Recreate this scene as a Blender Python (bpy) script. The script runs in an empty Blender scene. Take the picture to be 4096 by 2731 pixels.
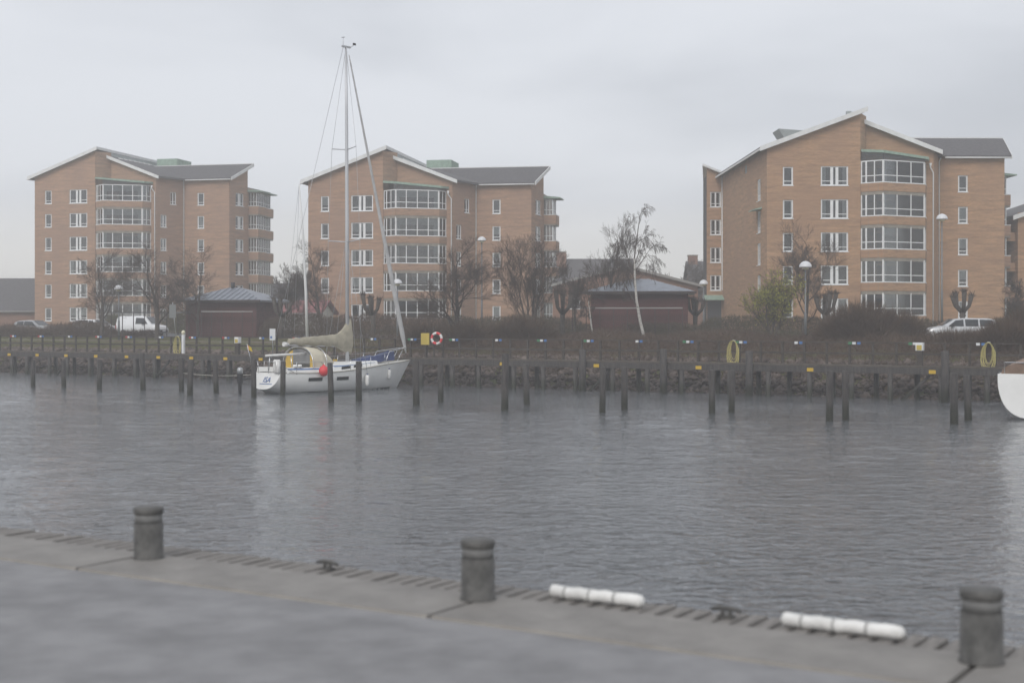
import bpy, math, random
import numpy as np
from mathutils import Vector, Matrix

R = math.radians
scene = bpy.context.scene
COL = scene.collection

# ------------------------------------------------------------------ camera
CAM_Z = 3.7
cam_d = bpy.data.cameras.new('camera')
cam_d.sensor_width = 36.0
cam_d.lens = 50.0
cam_d.shift_y = -80.5 / 4096
cam_d.clip_start = 0.1
cam_d.clip_end = 4000
cam_d.dof.use_dof = True
cam_d.dof.focus_distance = 105
cam_d.dof.aperture_fstop = 1.1
cam = bpy.data.objects.new('camera', cam_d)
COL.objects.link(cam)
cam.location = (0, 0, CAM_Z)
cam.rotation_euler = (R(90), 0, 0)
scene.camera = cam

# ------------------------------------------------------------------ sky
SUN_EL, SUN_AZ = R(38), R(200)          # soft sun behind the camera's left shoulder, veiled by cloud
world = bpy.data.worlds.new('World')
scene.world = world
world.use_nodes = True
nt = world.node_tree
for n in list(nt.nodes):
    nt.nodes.remove(n)
def wn(t, **k):
    n = nt.nodes.new(t)
    for a, b in k.items():
        setattr(n, a, b)
    return n
w_out = wn('ShaderNodeOutputWorld')
w_bg = wn('ShaderNodeBackground')
w_bg.inputs['Strength'].default_value = 0.1
sky = wn('ShaderNodeTexSky', sky_type='NISHITA')
sky.sun_disc = False
sky.sun_elevation = SUN_EL
sky.sun_rotation = SUN_AZ
sky.air_density = 1.0
sky.dust_density = 3.0
tc = wn('ShaderNodeTexCoord')
mp = wn('ShaderNodeMapping')
mp.inputs['Scale'].default_value = (1.0, 1.0, 3.2)
mp.inputs['Rotation'].default_value = (0.0, R(-9), 0.0)
mp.inputs['Location'].default_value = (0.35, 0.1, 0.42)
nz = wn('ShaderNodeTexNoise')
nz.inputs['Scale'].default_value = 2.1
nz.inputs['Detail'].default_value = 5.0
nz.inputs['Roughness'].default_value = 0.45
nz.inputs['Distortion'].default_value = 0.3
rp = wn('ShaderNodeValToRGB')
rp.color_ramp.interpolation = 'EASE'
rp.color_ramp.elements[0].position = 0.34
rp.color_ramp.elements[0].color = (0.455, 0.475, 0.515, 1)
rp.color_ramp.elements[1].position = 0.62
rp.color_ramp.elements[1].color = (0.635, 0.655, 0.695, 1)
sc10 = wn('ShaderNodeVectorMath', operation='SCALE')
sc10.inputs['Scale'].default_value = 10.0
mixs = wn('ShaderNodeMix', data_type='RGBA')
mixs.inputs['Factor'].default_value = 0.94
# thinner, warmer cloud close above the horizon, all the way round
sep = wn('ShaderNodeSeparateXYZ')
rh = wn('ShaderNodeMapRange')
rh.inputs['From Min'].default_value = 0.0
rh.inputs['From Max'].default_value = 0.085
rh.inputs['To Min'].default_value = 0.9
rh.inputs['To Max'].default_value = 0.0
mixh = wn('ShaderNodeMix', data_type='RGBA')
mixh.inputs['B'].default_value = (8.6, 8.3, 7.6, 1)
nt.links.new(tc.outputs['Generated'], mp.inputs['Vector'])
nt.links.new(mp.outputs['Vector'], nz.inputs['Vector'])
nt.links.new(nz.outputs['Fac'], rp.inputs['Fac'])
nt.links.new(rp.outputs['Color'], sc10.inputs[0])
nt.links.new(sky.outputs['Color'], mixs.inputs['A'])
nt.links.new(sc10.outputs['Vector'], mixs.inputs['B'])
nt.links.new(tc.outputs['Generated'], sep.inputs['Vector'])
nt.links.new(sep.outputs['Z'], rh.inputs['Value'])
nt.links.new(rh.outputs['Result'], mixh.inputs['Factor'])
nt.links.new(mixs.outputs['Result'], mixh.inputs['A'])
nt.links.new(mixh.outputs['Result'], w_bg.inputs['Color'])
nt.links.new(w_bg.outputs['Background'], w_out.inputs['Surface'])

sun_d = bpy.data.lights.new('sun', 'SUN')
sun_d.energy = 1.1
sun_d.angle = R(30)
sun_d.color = (1.0, 0.965, 0.92)
sun = bpy.data.objects.new('sun', sun_d)
COL.objects.link(sun)
# direction the light comes from: behind the camera (-y), a little to the left
sdir = Vector((math.sin(SUN_AZ) * math.cos(SUN_EL), math.cos(SUN_AZ) * math.cos(SUN_EL), math.sin(SUN_EL)))
sun.rotation_euler = sdir.to_track_quat('Z', 'Y').to_euler()

vs = scene.view_settings
vs.view_transform = 'Standard'
vs.look = 'None'
vs.exposure = 0.36
vs.gamma = 1.0
vs.use_curve_mapping = False
cy = scene.cycles
cy.use_denoising = True
cy.max_bounces = 6
cy.diffuse_bounces = 2
cy.glossy_bounces = 3
cy.transmission_bounces = 4
cy.transparent_max_bounces = 10
cy.volume_bounces = 3
cy.caustics_reflective = False
cy.caustics_refractive = False
cy.sample_clamp_indirect = 4.0

# ------------------------------------------------------------------ helpers
F = 5690.0
PHI = R(32.2)                       # the canal runs at this angle across the view
E1 = Vector((math.cos(PHI), -math.sin(PHI), 0))     # along the quays, to the right and towards us
E2 = Vector((math.sin(PHI), math.cos(PHI), 0))      # across the canal, away from us
ROT1 = -PHI
def Q(t, s, z=0.0):
    v = E1 * t + E2 * s
    return Vector((v.x, v.y, z))
def P(px, d, z=0.0):
    return Vector(((px - 2048) / F * d, d, z))
def S_of(v):
    return v.x * E2.x + v.y * E2.y
def T_of(v):
    return v.x * E1.x + v.y * E1.y
def on_s(px, s, z=0.0):             # where the line of sight crosses the line s = const
    k = (px - 2048) / F
    d = s / (k * E2.x + E2.y)
    return Vector((k * d, d, z))
GP = [(-1e4, -2.2), (66.6, -2.2), (66.9, -0.5), (70.6, 1.55), (72.5, 1.85), (76, 2.2), (90, 2.35), (104, 2.75), (112, 2.9), (1e4, 2.9)]
def gz(s):
    for (a, za), (b, zb) in zip(GP, GP[1:]):
        if s <= b:
            return za + (zb - za) * (s - a) / (b - a)
    return 2.9
def ground_at(v):
    return gz(S_of(v))

MATS = {}
def mat(name, col, rough=0.7, metal=0.0, var=0.0, vscale=3.0, stretch=(1, 1, 1), bump=0.0, bscale=20.0, spec=0.5, col2=None, vmin=0.35, vmax=0.65, detail=4.0, coat=0.0, coords='Object'):
    if name in MATS:
        return MATS[name]
    m = bpy.data.materials.new(name)
    m.use_nodes = True
    t = m.node_tree
    b = t.nodes['Principled BSDF']
    b.inputs['Roughness'].default_value = rough
    b.inputs['Metallic'].default_value = metal
    b.inputs['Specular IOR Level'].default_value = spec
    if coat:
        b.inputs['Coat Weight'].default_value = coat
        b.inputs['Coat Roughness'].default_value = 0.08
    c = (*col, 1)
    b.inputs['Base Color'].default_value = c
    if var or col2 or bump:
        tcn = t.nodes.new('ShaderNodeTexCoord')
        mpn = t.nodes.new('ShaderNodeMapping')
        mpn.inputs['Scale'].default_value = stretch
        t.links.new(tcn.outputs[coords], mpn.inputs['Vector'])
    if var or col2:
        n = t.nodes.new('ShaderNodeTexNoise')
        n.inputs['Scale'].default_value = vscale
        n.inputs['Detail'].default_value = detail
        n.inputs['Roughness'].default_value = 0.6
        r = t.nodes.new('ShaderNodeValToRGB')
        r.color_ramp.elements[0].position = vmin
        r.color_ramp.elements[1].position = vmax
        if col2:
            r.color_ramp.elements[0].color = (*col2, 1)
            r.color_ramp.elements[1].color = c
        else:
            r.color_ramp.elements[0].color = tuple(x * (1 - var) for x in col) + (1,)
            r.color_ramp.elements[1].color = tuple(min(1, x * (1 + var)) for x in col) + (1,)
        t.links.new(mpn.outputs['Vector'], n.inputs['Vector'])
        t.links.new(n.outputs['Fac'], r.inputs['Fac'])
        t.links.new(r.outputs['Color'], b.inputs['Base Color'])
    if bump:
        n2 = t.nodes.new('ShaderNodeTexNoise')
        n2.inputs['Scale'].default_value = bscale
        n2.inputs['Detail'].default_value = 5.0
        bp = t.nodes.new('ShaderNodeBump')
        bp.inputs['Strength'].default_value = bump
        bp.inputs['Distance'].default_value = 0.05
        t.links.new(mpn.outputs['Vector'], n2.inputs['Vector'])
        t.links.new(n2.outputs['Fac'], bp.inputs['Height'])
        t.links.new(bp.outputs['Normal'], b.inputs['Normal'])
    MATS[name] = m
    return m

def brick_mat(name, c1, c2, c3):
    m = bpy.data.materials.new(name)
    m.use_nodes = True
    t = m.node_tree
    b = t.nodes['Principled BSDF']
    b.inputs['Roughness'].default_value = 0.88
    b.inputs['Specular IOR Level'].default_value = 0.25
    L = t.links.new
    tcn = t.nodes.new('ShaderNodeTexCoord')
    # combine the two horizontal axes so that courses run along every wall
    sp = t.nodes.new('ShaderNodeSeparateXYZ')
    ad = t.nodes.new('ShaderNodeMath'); ad.operation = 'ADD'
    cb = t.nodes.new('ShaderNodeCombineXYZ')
    L(tcn.outputs['Object'], sp.inputs['Vector'])
    L(sp.outputs['X'], ad.inputs[0]); L(sp.outputs['Y'], ad.inputs[1])
    L(ad.outputs[0], cb.inputs['X']); L(sp.outputs['Z'], cb.inputs['Y'])
    br = t.nodes.new('ShaderNodeTexBrick')
    br.inputs['Scale'].default_value = 1.0
    br.inputs['Brick Width'].default_value = 0.26
    br.inputs['Row Height'].default_value = 0.075
    br.inputs['Mortar Size'].default_value = 0.007
    br.inputs['Color1'].default_value = (*c1, 1)
    br.inputs['Color2'].default_value = (*c2, 1)
    br.inputs['Mortar'].default_value = (0.30, 0.25, 0.20, 1)
    br.inputs['Bias'].default_value = -0.1
    L(cb.outputs['Vector'], br.inputs['Vector'])
    # broad streaks along the courses
    mpn = t.nodes.new('ShaderNodeMapping'); mpn.inputs['Scale'].default_value = (0.35, 2.6, 1)
    L(cb.outputs['Vector'], mpn.inputs['Vector'])
    n1 = t.nodes.new('ShaderNodeTexNoise'); n1.inputs['Scale'].default_value = 1.3; n1.inputs['Detail'].default_value = 6; n1.inputs['Roughness'].default_value = 0.7
    L(mpn.outputs['Vector'], n1.inputs['Vector'])
    r1 = t.nodes.new('ShaderNodeValToRGB')
    r1.color_ramp.elements[0].position = 0.35; r1.color_ramp.elements[0].color = (0.66, 0.67, 0.70, 1)
    r1.color_ramp.elements[1].position = 0.68; r1.color_ramp.elements[1].color = (1.12, 1.10, 1.05, 1)
    L(n1.outputs['Fac'], r1.inputs['Fac'])
    mu = t.nodes.new('ShaderNodeMix'); mu.data_type = 'RGBA'; mu.blend_type = 'MULTIPLY'; mu.inputs['Factor'].default_value = 1.0
    L(br.outputs['Color'], mu.inputs['A']); L(r1.outputs['Color'], mu.inputs['B'])
    # large damp patches
    n3 = t.nodes.new('ShaderNodeTexNoise'); n3.inputs['Scale'].default_value = 0.22; n3.inputs['Detail'].default_value = 5
    L(tcn.outputs['Object'], n3.inputs['Vector'])
    r3 = t.nodes.new('ShaderNodeValToRGB')
    r3.color_ramp.elements[0].position = 0.42; r3.color_ramp.elements[0].color = (0, 0, 0, 1)
    r3.color_ramp.elements[1].position = 0.72; r3.color_ramp.elements[1].color = (0.85, 0.85, 0.85, 1)
    L(n3.outputs['Fac'], r3.inputs['Fac'])
    m2 = t.nodes.new('ShaderNodeMix'); m2.data_type = 'RGBA'
    L(r3.outputs['Color'], m2.inputs['Factor'])
    L(mu.outputs['Result'], m2.inputs['A']); m2.inputs['B'].default_value = (*c3, 1)
    L(m2.outputs['Result'], b.inputs['Base Color'])
    bp = t.nodes.new('ShaderNodeBump'); bp.inputs['Strength'].default_value = 0.3; bp.inputs['Distance'].default_value = 0.01
    L(br.outputs['Fac'], bp.inputs['Height']); bp.invert = True
    L(bp.outputs['Normal'], b.inputs['Normal'])
    MATS[name] = m
    return m

def glass_mat(name, tint, refl=0.5):
    m = bpy.data.materials.new(name)
    m.use_nodes = True
    t = m.node_tree
    for n in list(t.nodes):
        if n.type != 'OUTPUT_MATERIAL':
            t.nodes.remove(n)
    o = [n for n in t.nodes if n.type == 'OUTPUT_MATERIAL'][0]
    tr = t.nodes.new('ShaderNodeBsdfTransparent'); tr.inputs['Color'].default_value = (*tint, 1)
    gl = t.nodes.new('ShaderNodeBsdfGlossy'); gl.inputs['Roughness'].default_value = 0.02
    fr = t.nodes.new('ShaderNodeFresnel'); fr.inputs['IOR'].default_value = 1.5
    mul = t.nodes.new('ShaderNodeMath'); mul.operation = 'MULTIPLY_ADD'
    mul.inputs[1].default_value = 1.4; mul.inputs[2].default_value = refl
    mx = t.nodes.new('ShaderNodeMixShader')
    t.links.new(fr.outputs[0], mul.inputs[0]); t.links.new(mul.outputs[0], mx.inputs[0])
    t.links.new(tr.outputs[0], mx.inputs[1]); t.links.new(gl.outputs[0], mx.inputs[2])
    t.links.new(mx.outputs[0], o.inputs['Surface'])
    MATS[name] = m
    return m

M = {}
M['brick'] = brick_mat('brick_apartment', (0.52, 0.31, 0.175), (0.44, 0.25, 0.138), (0.35, 0.215, 0.14))
M['brick_pale'] = brick_mat('brick_apartment_pale', (0.49, 0.30, 0.197), (0.42, 0.248, 0.16), (0.33, 0.215, 0.16))
M['brick_dark'] = brick_mat('brick_house', (0.33, 0.16, 0.10), (0.27, 0.13, 0.085), (0.22, 0.12, 0.09))
M['glass'] = glass_mat('window_glass', (0.72, 0.75, 0.76), 0.03)
M['white'] = mat('white_paint', (0.78, 0.79, 0.80), 0.5, var=0.06, vscale=2)
M['fascia'] = mat('fascia_paint', (0.70, 0.71, 0.71), 0.55, var=0.07, vscale=1.5)
M['copper'] = mat('green_copper', (0.27, 0.38, 0.31), 0.6, var=0.15, vscale=3)
M['slab'] = mat('balcony_concrete', (0.26, 0.235, 0.20), 0.85, var=0.2, vscale=2)
M['roof'] = mat('dark_roof_tile', (0.085, 0.08, 0.085), 0.7, var=0.25, vscale=5, bump=0.4, bscale=8)
M['clad'] = mat('grey_cladding', (0.36, 0.40, 0.40), 0.55, var=0.08)
M['room_shade_core'] = mat('painted_room_shade', (0.055, 0.052, 0.05), 0.9, var=0.3, vscale=0.6)  # near-black base colour stands in for the shade inside the rooms
M['blind'] = mat('window_blind', (0.66, 0.65, 0.64), 0.85, var=0.06)
M['pipe'] = mat('white_downpipe', (0.72, 0.73, 0.73), 0.45)
M['door'] = mat('dark_door', (0.035, 0.037, 0.045), 0.5)
M['pile'] = mat('tarred_timber', (0.040, 0.037, 0.037), 0.75, col2=(0.085, 0.076, 0.070), vscale=2.5, stretch=(4, 4, 0.6), bump=0.5, bscale=8)
M['timber'] = mat('pier_timber', (0.085, 0.070, 0.055), 0.85, var=0.35, vscale=3, stretch=(1, 4, 4), bump=0.4)
M['rail'] = mat('rail_timber', (0.060, 0.050, 0.042), 0.8, var=0.3, vscale=3)
M['metal'] = mat('galvanised_metal', (0.42, 0.43, 0.44), 0.4, metal=0.6)
M['steel'] = mat('polished_steel', (0.7, 0.71, 0.72), 0.22, metal=1.0)
M['black'] = mat('black_rubber', (0.02, 0.02, 0.022), 0.6)

def tide(m, z0=0.25, z1=0.75):
    t = m.node_tree; b = t.nodes['Principled BSDF']
    src = b.inputs['Base Color'].links[0].from_socket
    g = t.nodes.new('ShaderNodeTexCoord'); sp = t.nodes.new('ShaderNodeSeparateXYZ'); nz_ = t.nodes.new('ShaderNodeTexNoise'); nz_.inputs['Scale'].default_value = 3.0
    ad = t.nodes.new('ShaderNodeMath'); ad.operation = 'MULTIPLY_ADD'; ad.inputs[1].default_value = 0.6
    mr = t.nodes.new('ShaderNodeMapRange'); mr.inputs['From Min'].default_value = z0+.3; mr.inputs['From Max'].default_value = z1+.3; mr.inputs['To Min'].default_value = 1.0; mr.inputs['To Max'].default_value = 0.0
    mx = t.nodes.new('ShaderNodeMix'); mx.data_type = 'RGBA'; mx.inputs['B'].default_value = (0.022, 0.024, 0.014, 1)
    t.links.new(g.outputs['Object'], sp.inputs['Vector']); t.links.new(g.outputs['Object'], nz_.inputs['Vector'])
    t.links.new(nz_.outputs['Fac'], ad.inputs[0]); t.links.new(sp.outputs['Z'], ad.inputs[2]); t.links.new(ad.outputs[0], mr.inputs['Value'])
    t.links.new(mr.outputs['Result'], mx.inputs['Factor']); t.links.new(src, mx.inputs['A']); t.links.new(mx.outputs['Result'], b.inputs['Base Color'])
tide(M['pile'])
class MB:
    def __init__(s):
        s.v = []; s.f = []; s.sm = []
    def quad(s, a, b, c, d):
        i = len(s.v); s.v += [tuple(a), tuple(b), tuple(c), tuple(d)]; s.f.append((i, i+1, i+2, i+3)); return s
    def poly(s, pts):
        i = len(s.v); s.v += [tuple(p) for p in pts]; s.f.append(tuple(range(i, i+len(pts)))); return s
    def box(s, x0, x1, y0, y1, z0, z1):
        i = len(s.v)
        s.v += [(x0,y0,z0),(x1,y0,z0),(x1,y1,z0),(x0,y1,z0),(x0,y0,z1),(x1,y0,z1),(x1,y1,z1),(x0,y1,z1)]
        for q in ((0,3,2,1),(4,5,6,7),(0,1,5,4),(1,2,6,5),(2,3,7,6),(3,0,4,7)):
            s.f.append(tuple(i+k for k in q))
        return s
    def hexa(s, lo, hi):
        """lo: four bottom points, hi: four top points, counter-clockwise from above"""
        i = len(s.v); s.v += [tuple(p) for p in lo] + [tuple(p) for p in hi]
        for q in ((0,3,2,1),(4,5,6,7),(0,1,5,4),(1,2,6,5),(2,3,7,6),(3,0,4,7)):
            s.f.append(tuple(i+k for k in q))
        return s
    def prism(s, poly, z0, z1):
        """poly: list of (x,y) ccw; z0,z1 numbers or functions of (x,y)"""
        a = z0 if callable(z0) else (lambda x, y: z0)
        b = z1 if callable(z1) else (lambda x, y: z1)
        i = len(s.v); n = len(poly)
        s.v += [(x, y, a(x, y)) for x, y in poly] + [(x, y, b(x, y)) for x, y in poly]
        s.f.append(tuple(i + k for k in reversed(range(n))))
        s.f.append(tuple(i + n + k for k in range(n)))
        for k in range(n):
            j = (k+1) % n
            s.f.append((i+k, i+j, i+n+j, i+n+k))
        return s
    def bar(s, a, b, w, h):
        """rectangular bar between two points; w sideways, h upwards"""
        a = Vector(a); b = Vector(b); d = (b-a).normalized()
        up = Vector((0,0,1)) if abs(d.z) < 0.95 else Vector((0,1,0))
        sd = d.cross(up).normalized()*(w/2); u = sd.cross(d).normalized()*(h/2)
        return s.hexa([a-sd-u, a+sd-u, b+sd-u, b-sd-u], [a-sd+u, a+sd+u, b+sd+u, b-sd+u])
    def tube(s, pts, rad, n=8, cap=True, smooth=True):
        pts = [Vector(p) for p in pts]
        if not hasattr(rad, '__len__'):
            rad = [rad]*len(pts)
        i = len(s.v); m = len(pts)
        prev = None
        for k, p in enumerate(pts):
            d = (pts[min(k+1, m-1)] - pts[max(k-1, 0)])
            d = d.normalized() if d.length > 1e-9 else Vector((0,0,1))
            ref = prev if prev is not None else (Vector((0,0,1)) if abs(d.z) < 0.9 else Vector((1,0,0)))
            x = (ref - d*ref.dot(d))
            x = x.normalized() if x.length > 1e-6 else d.orthogonal().normalized()
            prev = x
            y = d.cross(x)
            for j in range(n):
                a = 2*math.pi*j/n
                q = p + (x*math.cos(a) + y*math.sin(a))*rad[k]
                s.v.append(tuple(q))
        for k in range(m-1):
            for j in range(n):
                j2 = (j+1) % n
                s.f.append((i+k*n+j, i+k*n+j2, i+(k+1)*n+j2, i+(k+1)*n+j))
                if smooth: s.sm.append(len(s.f)-1)
        if cap:
            s.f.append(tuple(i+j for j in reversed(range(n))))
            s.f.append(tuple(i+(m-1)*n+j for j in range(n)))
        return s
    def lathe(s, prof, n=16, c=(0,0,0)):
        """prof: list of (r,z)"""
        i = len(s.v); m = len(prof)
        for r, z in prof:
            for j in range(n):
                a = 2*math.pi*j/n
                s.v.append((c[0]+r*math.cos(a), c[1]+r*math.sin(a), c[2]+z))
        for k in range(m-1):
            for j in range(n):
                j2 = (j+1) % n
                s.f.append((i+k*n+j, i+k*n+j2, i+(k+1)*n+j2, i+(k+1)*n+j)); s.sm.append(len(s.f)-1)
        s.f.append(tuple(i+j for j in reversed(range(n))))
        s.f.append(tuple(i+(m-1)*n+j for j in range(n)))
        return s
    def grid(s, rows, close=False, smooth=True):
        i = len(s.v); m = len(rows); n = len(rows[0])
        for r in rows: s.v += [tuple(p) for p in r]
        for k in range(m-1):
            for j in range(n if close else n-1):
                j2 = (j+1) % n
                s.f.append((i+k*n+j, i+k*n+j2, i+(k+1)*n+j2, i+(k+1)*n+j))
                if smooth: s.sm.append(len(s.f)-1)
        return s
    def mesh(s, name):
        me = bpy.data.meshes.new(name)
        me.from_pydata([tuple(map(float, p)) for p in s.v], [], s.f)
        if s.sm:
            fl = np.zeros(len(s.f), dtype=bool); fl[s.sm] = True
            me.polygons.foreach_set('use_smooth', fl)
        me.update()
        return me
    def build(s, name, material, parent=None, loc=(0,0,0), rz=0.0):
        return link(name, s.mesh(name), material, parent, loc, rz)

def link(name, me, material, parent=None, loc=(0,0,0), rz=0.0):
    if material is not None and not me.materials:
        me.materials.append(material)
    o = bpy.data.objects.new(name, me)
    COL.objects.link(o)
    o.location = loc
    o.rotation_euler = (0, 0, rz)
    if parent is not None:
        o.parent = parent
    return o
def tag(o, label=None, cat=None, group=None, kind=None):
    if label: o['label'] = label
    if cat: o['category'] = cat
    if group: o['group'] = group
    if kind: o['kind'] = kind
    return o
def thing(name, label, cat, loc=(0,0,0), rz=0.0, group=None):
    o = bpy.data.objects.new(name, None)
    o.empty_display_size = 0.3
    COL.objects.link(o)
    o.location = loc
    o.rotation_euler = (0, 0, rz)
    return tag(o, label, cat, group)
def np_mesh(name, verts, faces3):
    """fast triangle mesh"""
    me = bpy.data.meshes.new(name)
    nv, nf = len(verts), len(faces3)
    me.vertices.add(nv)
    me.vertices.foreach_set('co', np.asarray(verts, dtype=np.float32).ravel())
    me.loops.add(nf*3)
    me.loops.foreach_set('vertex_index', np.asarray(faces3, dtype=np.int32).ravel())
    me.polygons.add(nf)
    me.polygons.foreach_set('loop_start', np.arange(0, nf*3, 3, dtype=np.int32))
    me.update(calc_edges=True)
    return me
ORD = ['first', 'second', 'third', 'fourth', 'fifth', 'sixth', 'seventh', 'eighth', 'ninth', 'tenth', 'eleventh', 'twelfth', 'thirteenth', 'fourteenth', 'fifteenth', 'sixteenth', 'seventeenth', 'eighteenth', 'nineteenth', 'twentieth', 'twenty-first', 'twenty-second', 'twenty-third', 'twenty-fourth', 'twenty-fifth']

# ================================================================== SETTING
# --- far ground: one sheet that follows the bank profile and runs to the horizon
gm = MB()
ss = [66.6, 66.9, 68.1, 69.4, 70.6, 72.5, 76, 83, 90, 97, 104, 112, 160, 300, 880]
ts = [-840, -300, -160, -120, -100, -80, -60, -40, -20, 0, 40, 160, 840]
rows = []
for s_ in ss:
    rows.append([Q(t_, s_, gz(s_)) for t_ in ts])
gm.grid(rows)
M['grass'] = mat('wet_winter_grass', (0.105, 0.115, 0.045), 0.9, col2=(0.115, 0.085, 0.055), vscale=0.35, vmin=0.42, vmax=0.58, detail=8, bump=0.5, bscale=6, spec=0.2)
tag(gm.build('ground', M['grass']), kind='structure')
M['asphalt'] = mat('wet_asphalt', (0.070, 0.071, 0.076), 0.55, var=0.25, vscale=0.6, detail=8)
M['path'] = mat('pale_path_asphalt', (0.19, 0.185, 0.185), 0.7, var=0.15, vscale=0.8)
pm = MB()
prow = []
for s_ in (75.2, 77.6):
    prow.append([Q(t_, s_, gz(s_) + 0.006) for t_ in (-150, -120, -90, -70, -50, -30, 20)])
pm.grid(prow)
tag(pm.build('path', M['path']), kind='structure')
rm = MB()
prow = []
for s_ in (88.5, 90, 97.5):
    prow.append([Q(t_, s_, gz(s_) + 0.006) for t_ in (-160, -120, -90, -60)])
rm.grid(prow)
tag(rm.build('road', M['asphalt']), kind='structure')

# --- water: real wavelets on one sheet, fine ripples in the material
rngw = np.random.default_rng(4)
t0, t1, s0, s1, st = -132.0, 34.0, 10.5, 69.5, 0.22
nt_, ns_ = int((t1-t0)/st)+1, int((s1-s0)/st)+1
tt, sg = np.meshgrid(t0+np.arange(nt_)*st, s0+np.arange(ns_)*st)
wx = tt*E1.x + sg*E2.x; wy = tt*E1.y + sg*E2.y
wz = np.zeros_like(wx)
for k in range(34):
    lam = rngw.uniform(0.9, 2.2)
    ang = R(90) + rngw.normal(0, R(33))
    kk = 2*math.pi/lam
    amp = 0.0075/kk*rngw.uniform(0.6, 1.3)
    wz += amp*np.sin(kk*(wx*math.cos(ang)+wy*math.sin(ang)) + rngw.uniform(0, 6.28))
gust = 0.75 + 0.45*np.sin(wx*0.11+0.6*np.sin(wy*0.13)+1.0)*np.sin(wy*0.17+wx*0.05)
wz *= gust
wv = np.stack([wx, wy, wz], -1).reshape(-1, 3)
ii = (np.arange(ns_-1)[:, None]*nt_ + np.arange(nt_-1)[None, :]).ravel()
wf = np.concatenate([np.stack([ii, ii+1, ii+1+nt_], 1), np.stack([ii, ii+1+nt_, ii+nt_], 1)])
wme = np_mesh('water', wv, wf)
wme.polygons.foreach_set('use_smooth', np.ones(len(wf), dtype=bool))
wmat = bpy.data.materials.new('canal_water'); wmat.use_nodes = True
t_ = wmat.node_tree; b_ = t_.nodes['Principled BSDF']
b_.inputs['Base Color'].default_value = (0.108, 0.115, 0.124, 1)
b_.inputs['Roughness'].default_value = 0.05
b_.inputs['IOR'].default_value = 1.35
tcw = t_.nodes.new('ShaderNodeTexCoord')
gn_ = t_.nodes.new('ShaderNodeTexNoise'); gn_.inputs['Scale'].default_value = 0.07; gn_.inputs['Detail'].default_value = 3
gr_ = t_.nodes.new('ShaderNodeMapRange'); gr_.inputs['From Min'].default_value = 0.35; gr_.inputs['From Max'].default_value = 0.65; gr_.inputs['To Min'].default_value = 0.45; gr_.inputs['To Max'].default_value = 1.0
t_.links.new(tcw.outputs['Object'], gn_.inputs['Vector']); t_.links.new(gn_.outputs['Fac'], gr_.inputs['Value'])
prev_n = None
for sc_w, sx_, sy_, dist_, rot_ in ((1.0, 1.3, 2.0, 0.07, 4), (1.0, 3.4, 4.2, 0.080, -10), (1.0, 8.0, 10.0, 0.010, 10)):
    mpw = t_.nodes.new('ShaderNodeMapping'); mpw.inputs['Scale'].default_value = (sx_, sy_, 1); mpw.inputs['Rotation'].default_value = (0, 0, R(rot_))
    n1_ = t_.nodes.new('ShaderNodeTexNoise'); n1_.inputs['Scale'].default_value = sc_w; n1_.inputs['Detail'].default_value = 3; n1_.inputs['Roughness'].default_value = 0.5; n1_.inputs['Distortion'].default_value = 0.5
    bpw = t_.nodes.new('ShaderNodeBump'); bpw.inputs['Strength'].default_value = 0.9; bpw.inputs['Distance'].default_value = dist_
    t_.links.new(tcw.outputs['Object'], mpw.inputs['Vector']); t_.links.new(mpw.outputs['Vector'], n1_.inputs['Vector'])
    t_.links.new(n1_.outputs['Fac'], bpw.inputs['Height'])
    t_.links.new(gr_.outputs['Result'], bpw.inputs['Strength'])
    if prev_n is not None: t_.links.new(prev_n, bpw.inputs['Normal'])
    prev_n = bpw.outputs['Normal']
t_.links.new(prev_n, b_.inputs['Normal'])
tag(link('water', wme, wmat), kind='structure')

# --- near quay: asphalt apron, concrete coping, quay face
QZ = 1.0
QE = 12.05           # outer edge of the coping
M['apron'] = mat('quay_asphalt', (0.215, 0.212, 0.216), 0.55, var=0.20, vscale=1.6, detail=12, bump=0.35, bscale=45)
am = MB()
am.grid([[Q(t__, s__, QZ) for t__ in (-120, -40, -10, 20, 120)] for s__ in (-60, 0, 6, 10.55)])
tag(am.build('quay_apron', M['apron']), kind='structure')
M['coping'] = mat('coping_concrete', (0.235, 0.222, 0.207), 0.7, var=0.2, vscale=1.2, detail=9, bump=0.3, bscale=25)
cw = bpy.data.objects.new('quay_wall', MB().hexa([Q(-120, 10.55, -2), Q(120, 10.55, -2), Q(120, 11.7, -2), Q(-120, 11.7, -2)], [Q(-120, 10.55, 0.80), Q(120, 10.55, 0.80), Q(120, 11.7, 0.80), Q(-120, 11.7, 0.80)]).mesh('quay_wall'))
cw.data.materials.append(M['coping']); COL.objects.link(cw); tag(cw, kind='structure')
blk = MB().hexa([(0.012, 0.012, -0.2), (4.688, 0.012, -0.2), (4.688, 1.14, -0.2), (0.012, 1.14, -0.2)], [(0.03, 0.02, 0.022), (4.67, 0.02, 0.022), (4.67, 1.12, 0.022), (0.03, 1.12, 0.022)]).mesh('coping_block')
BT0 = -7.46                       # along-quay position of the middle bollard
for k in range(-4, 5):
    q = Q(BT0 - 0.1 + k*4.7, 10.56, QZ)
    link('coping_block', blk, M['coping'], cw, q, ROT1)
M['plank'] = mat('quay_plank', (0.215, 0.200, 0.185), 0.75, var=0.25, vscale=2.5, stretch=(6, 1, 1), bump=0.4, bscale=10)
edge = thing('timber_edging', 'row of short weathered planks along the near quay edge', 'decking', Q(BT0, 11.72, QZ), ROT1)
rnd = random.Random(5)
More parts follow.
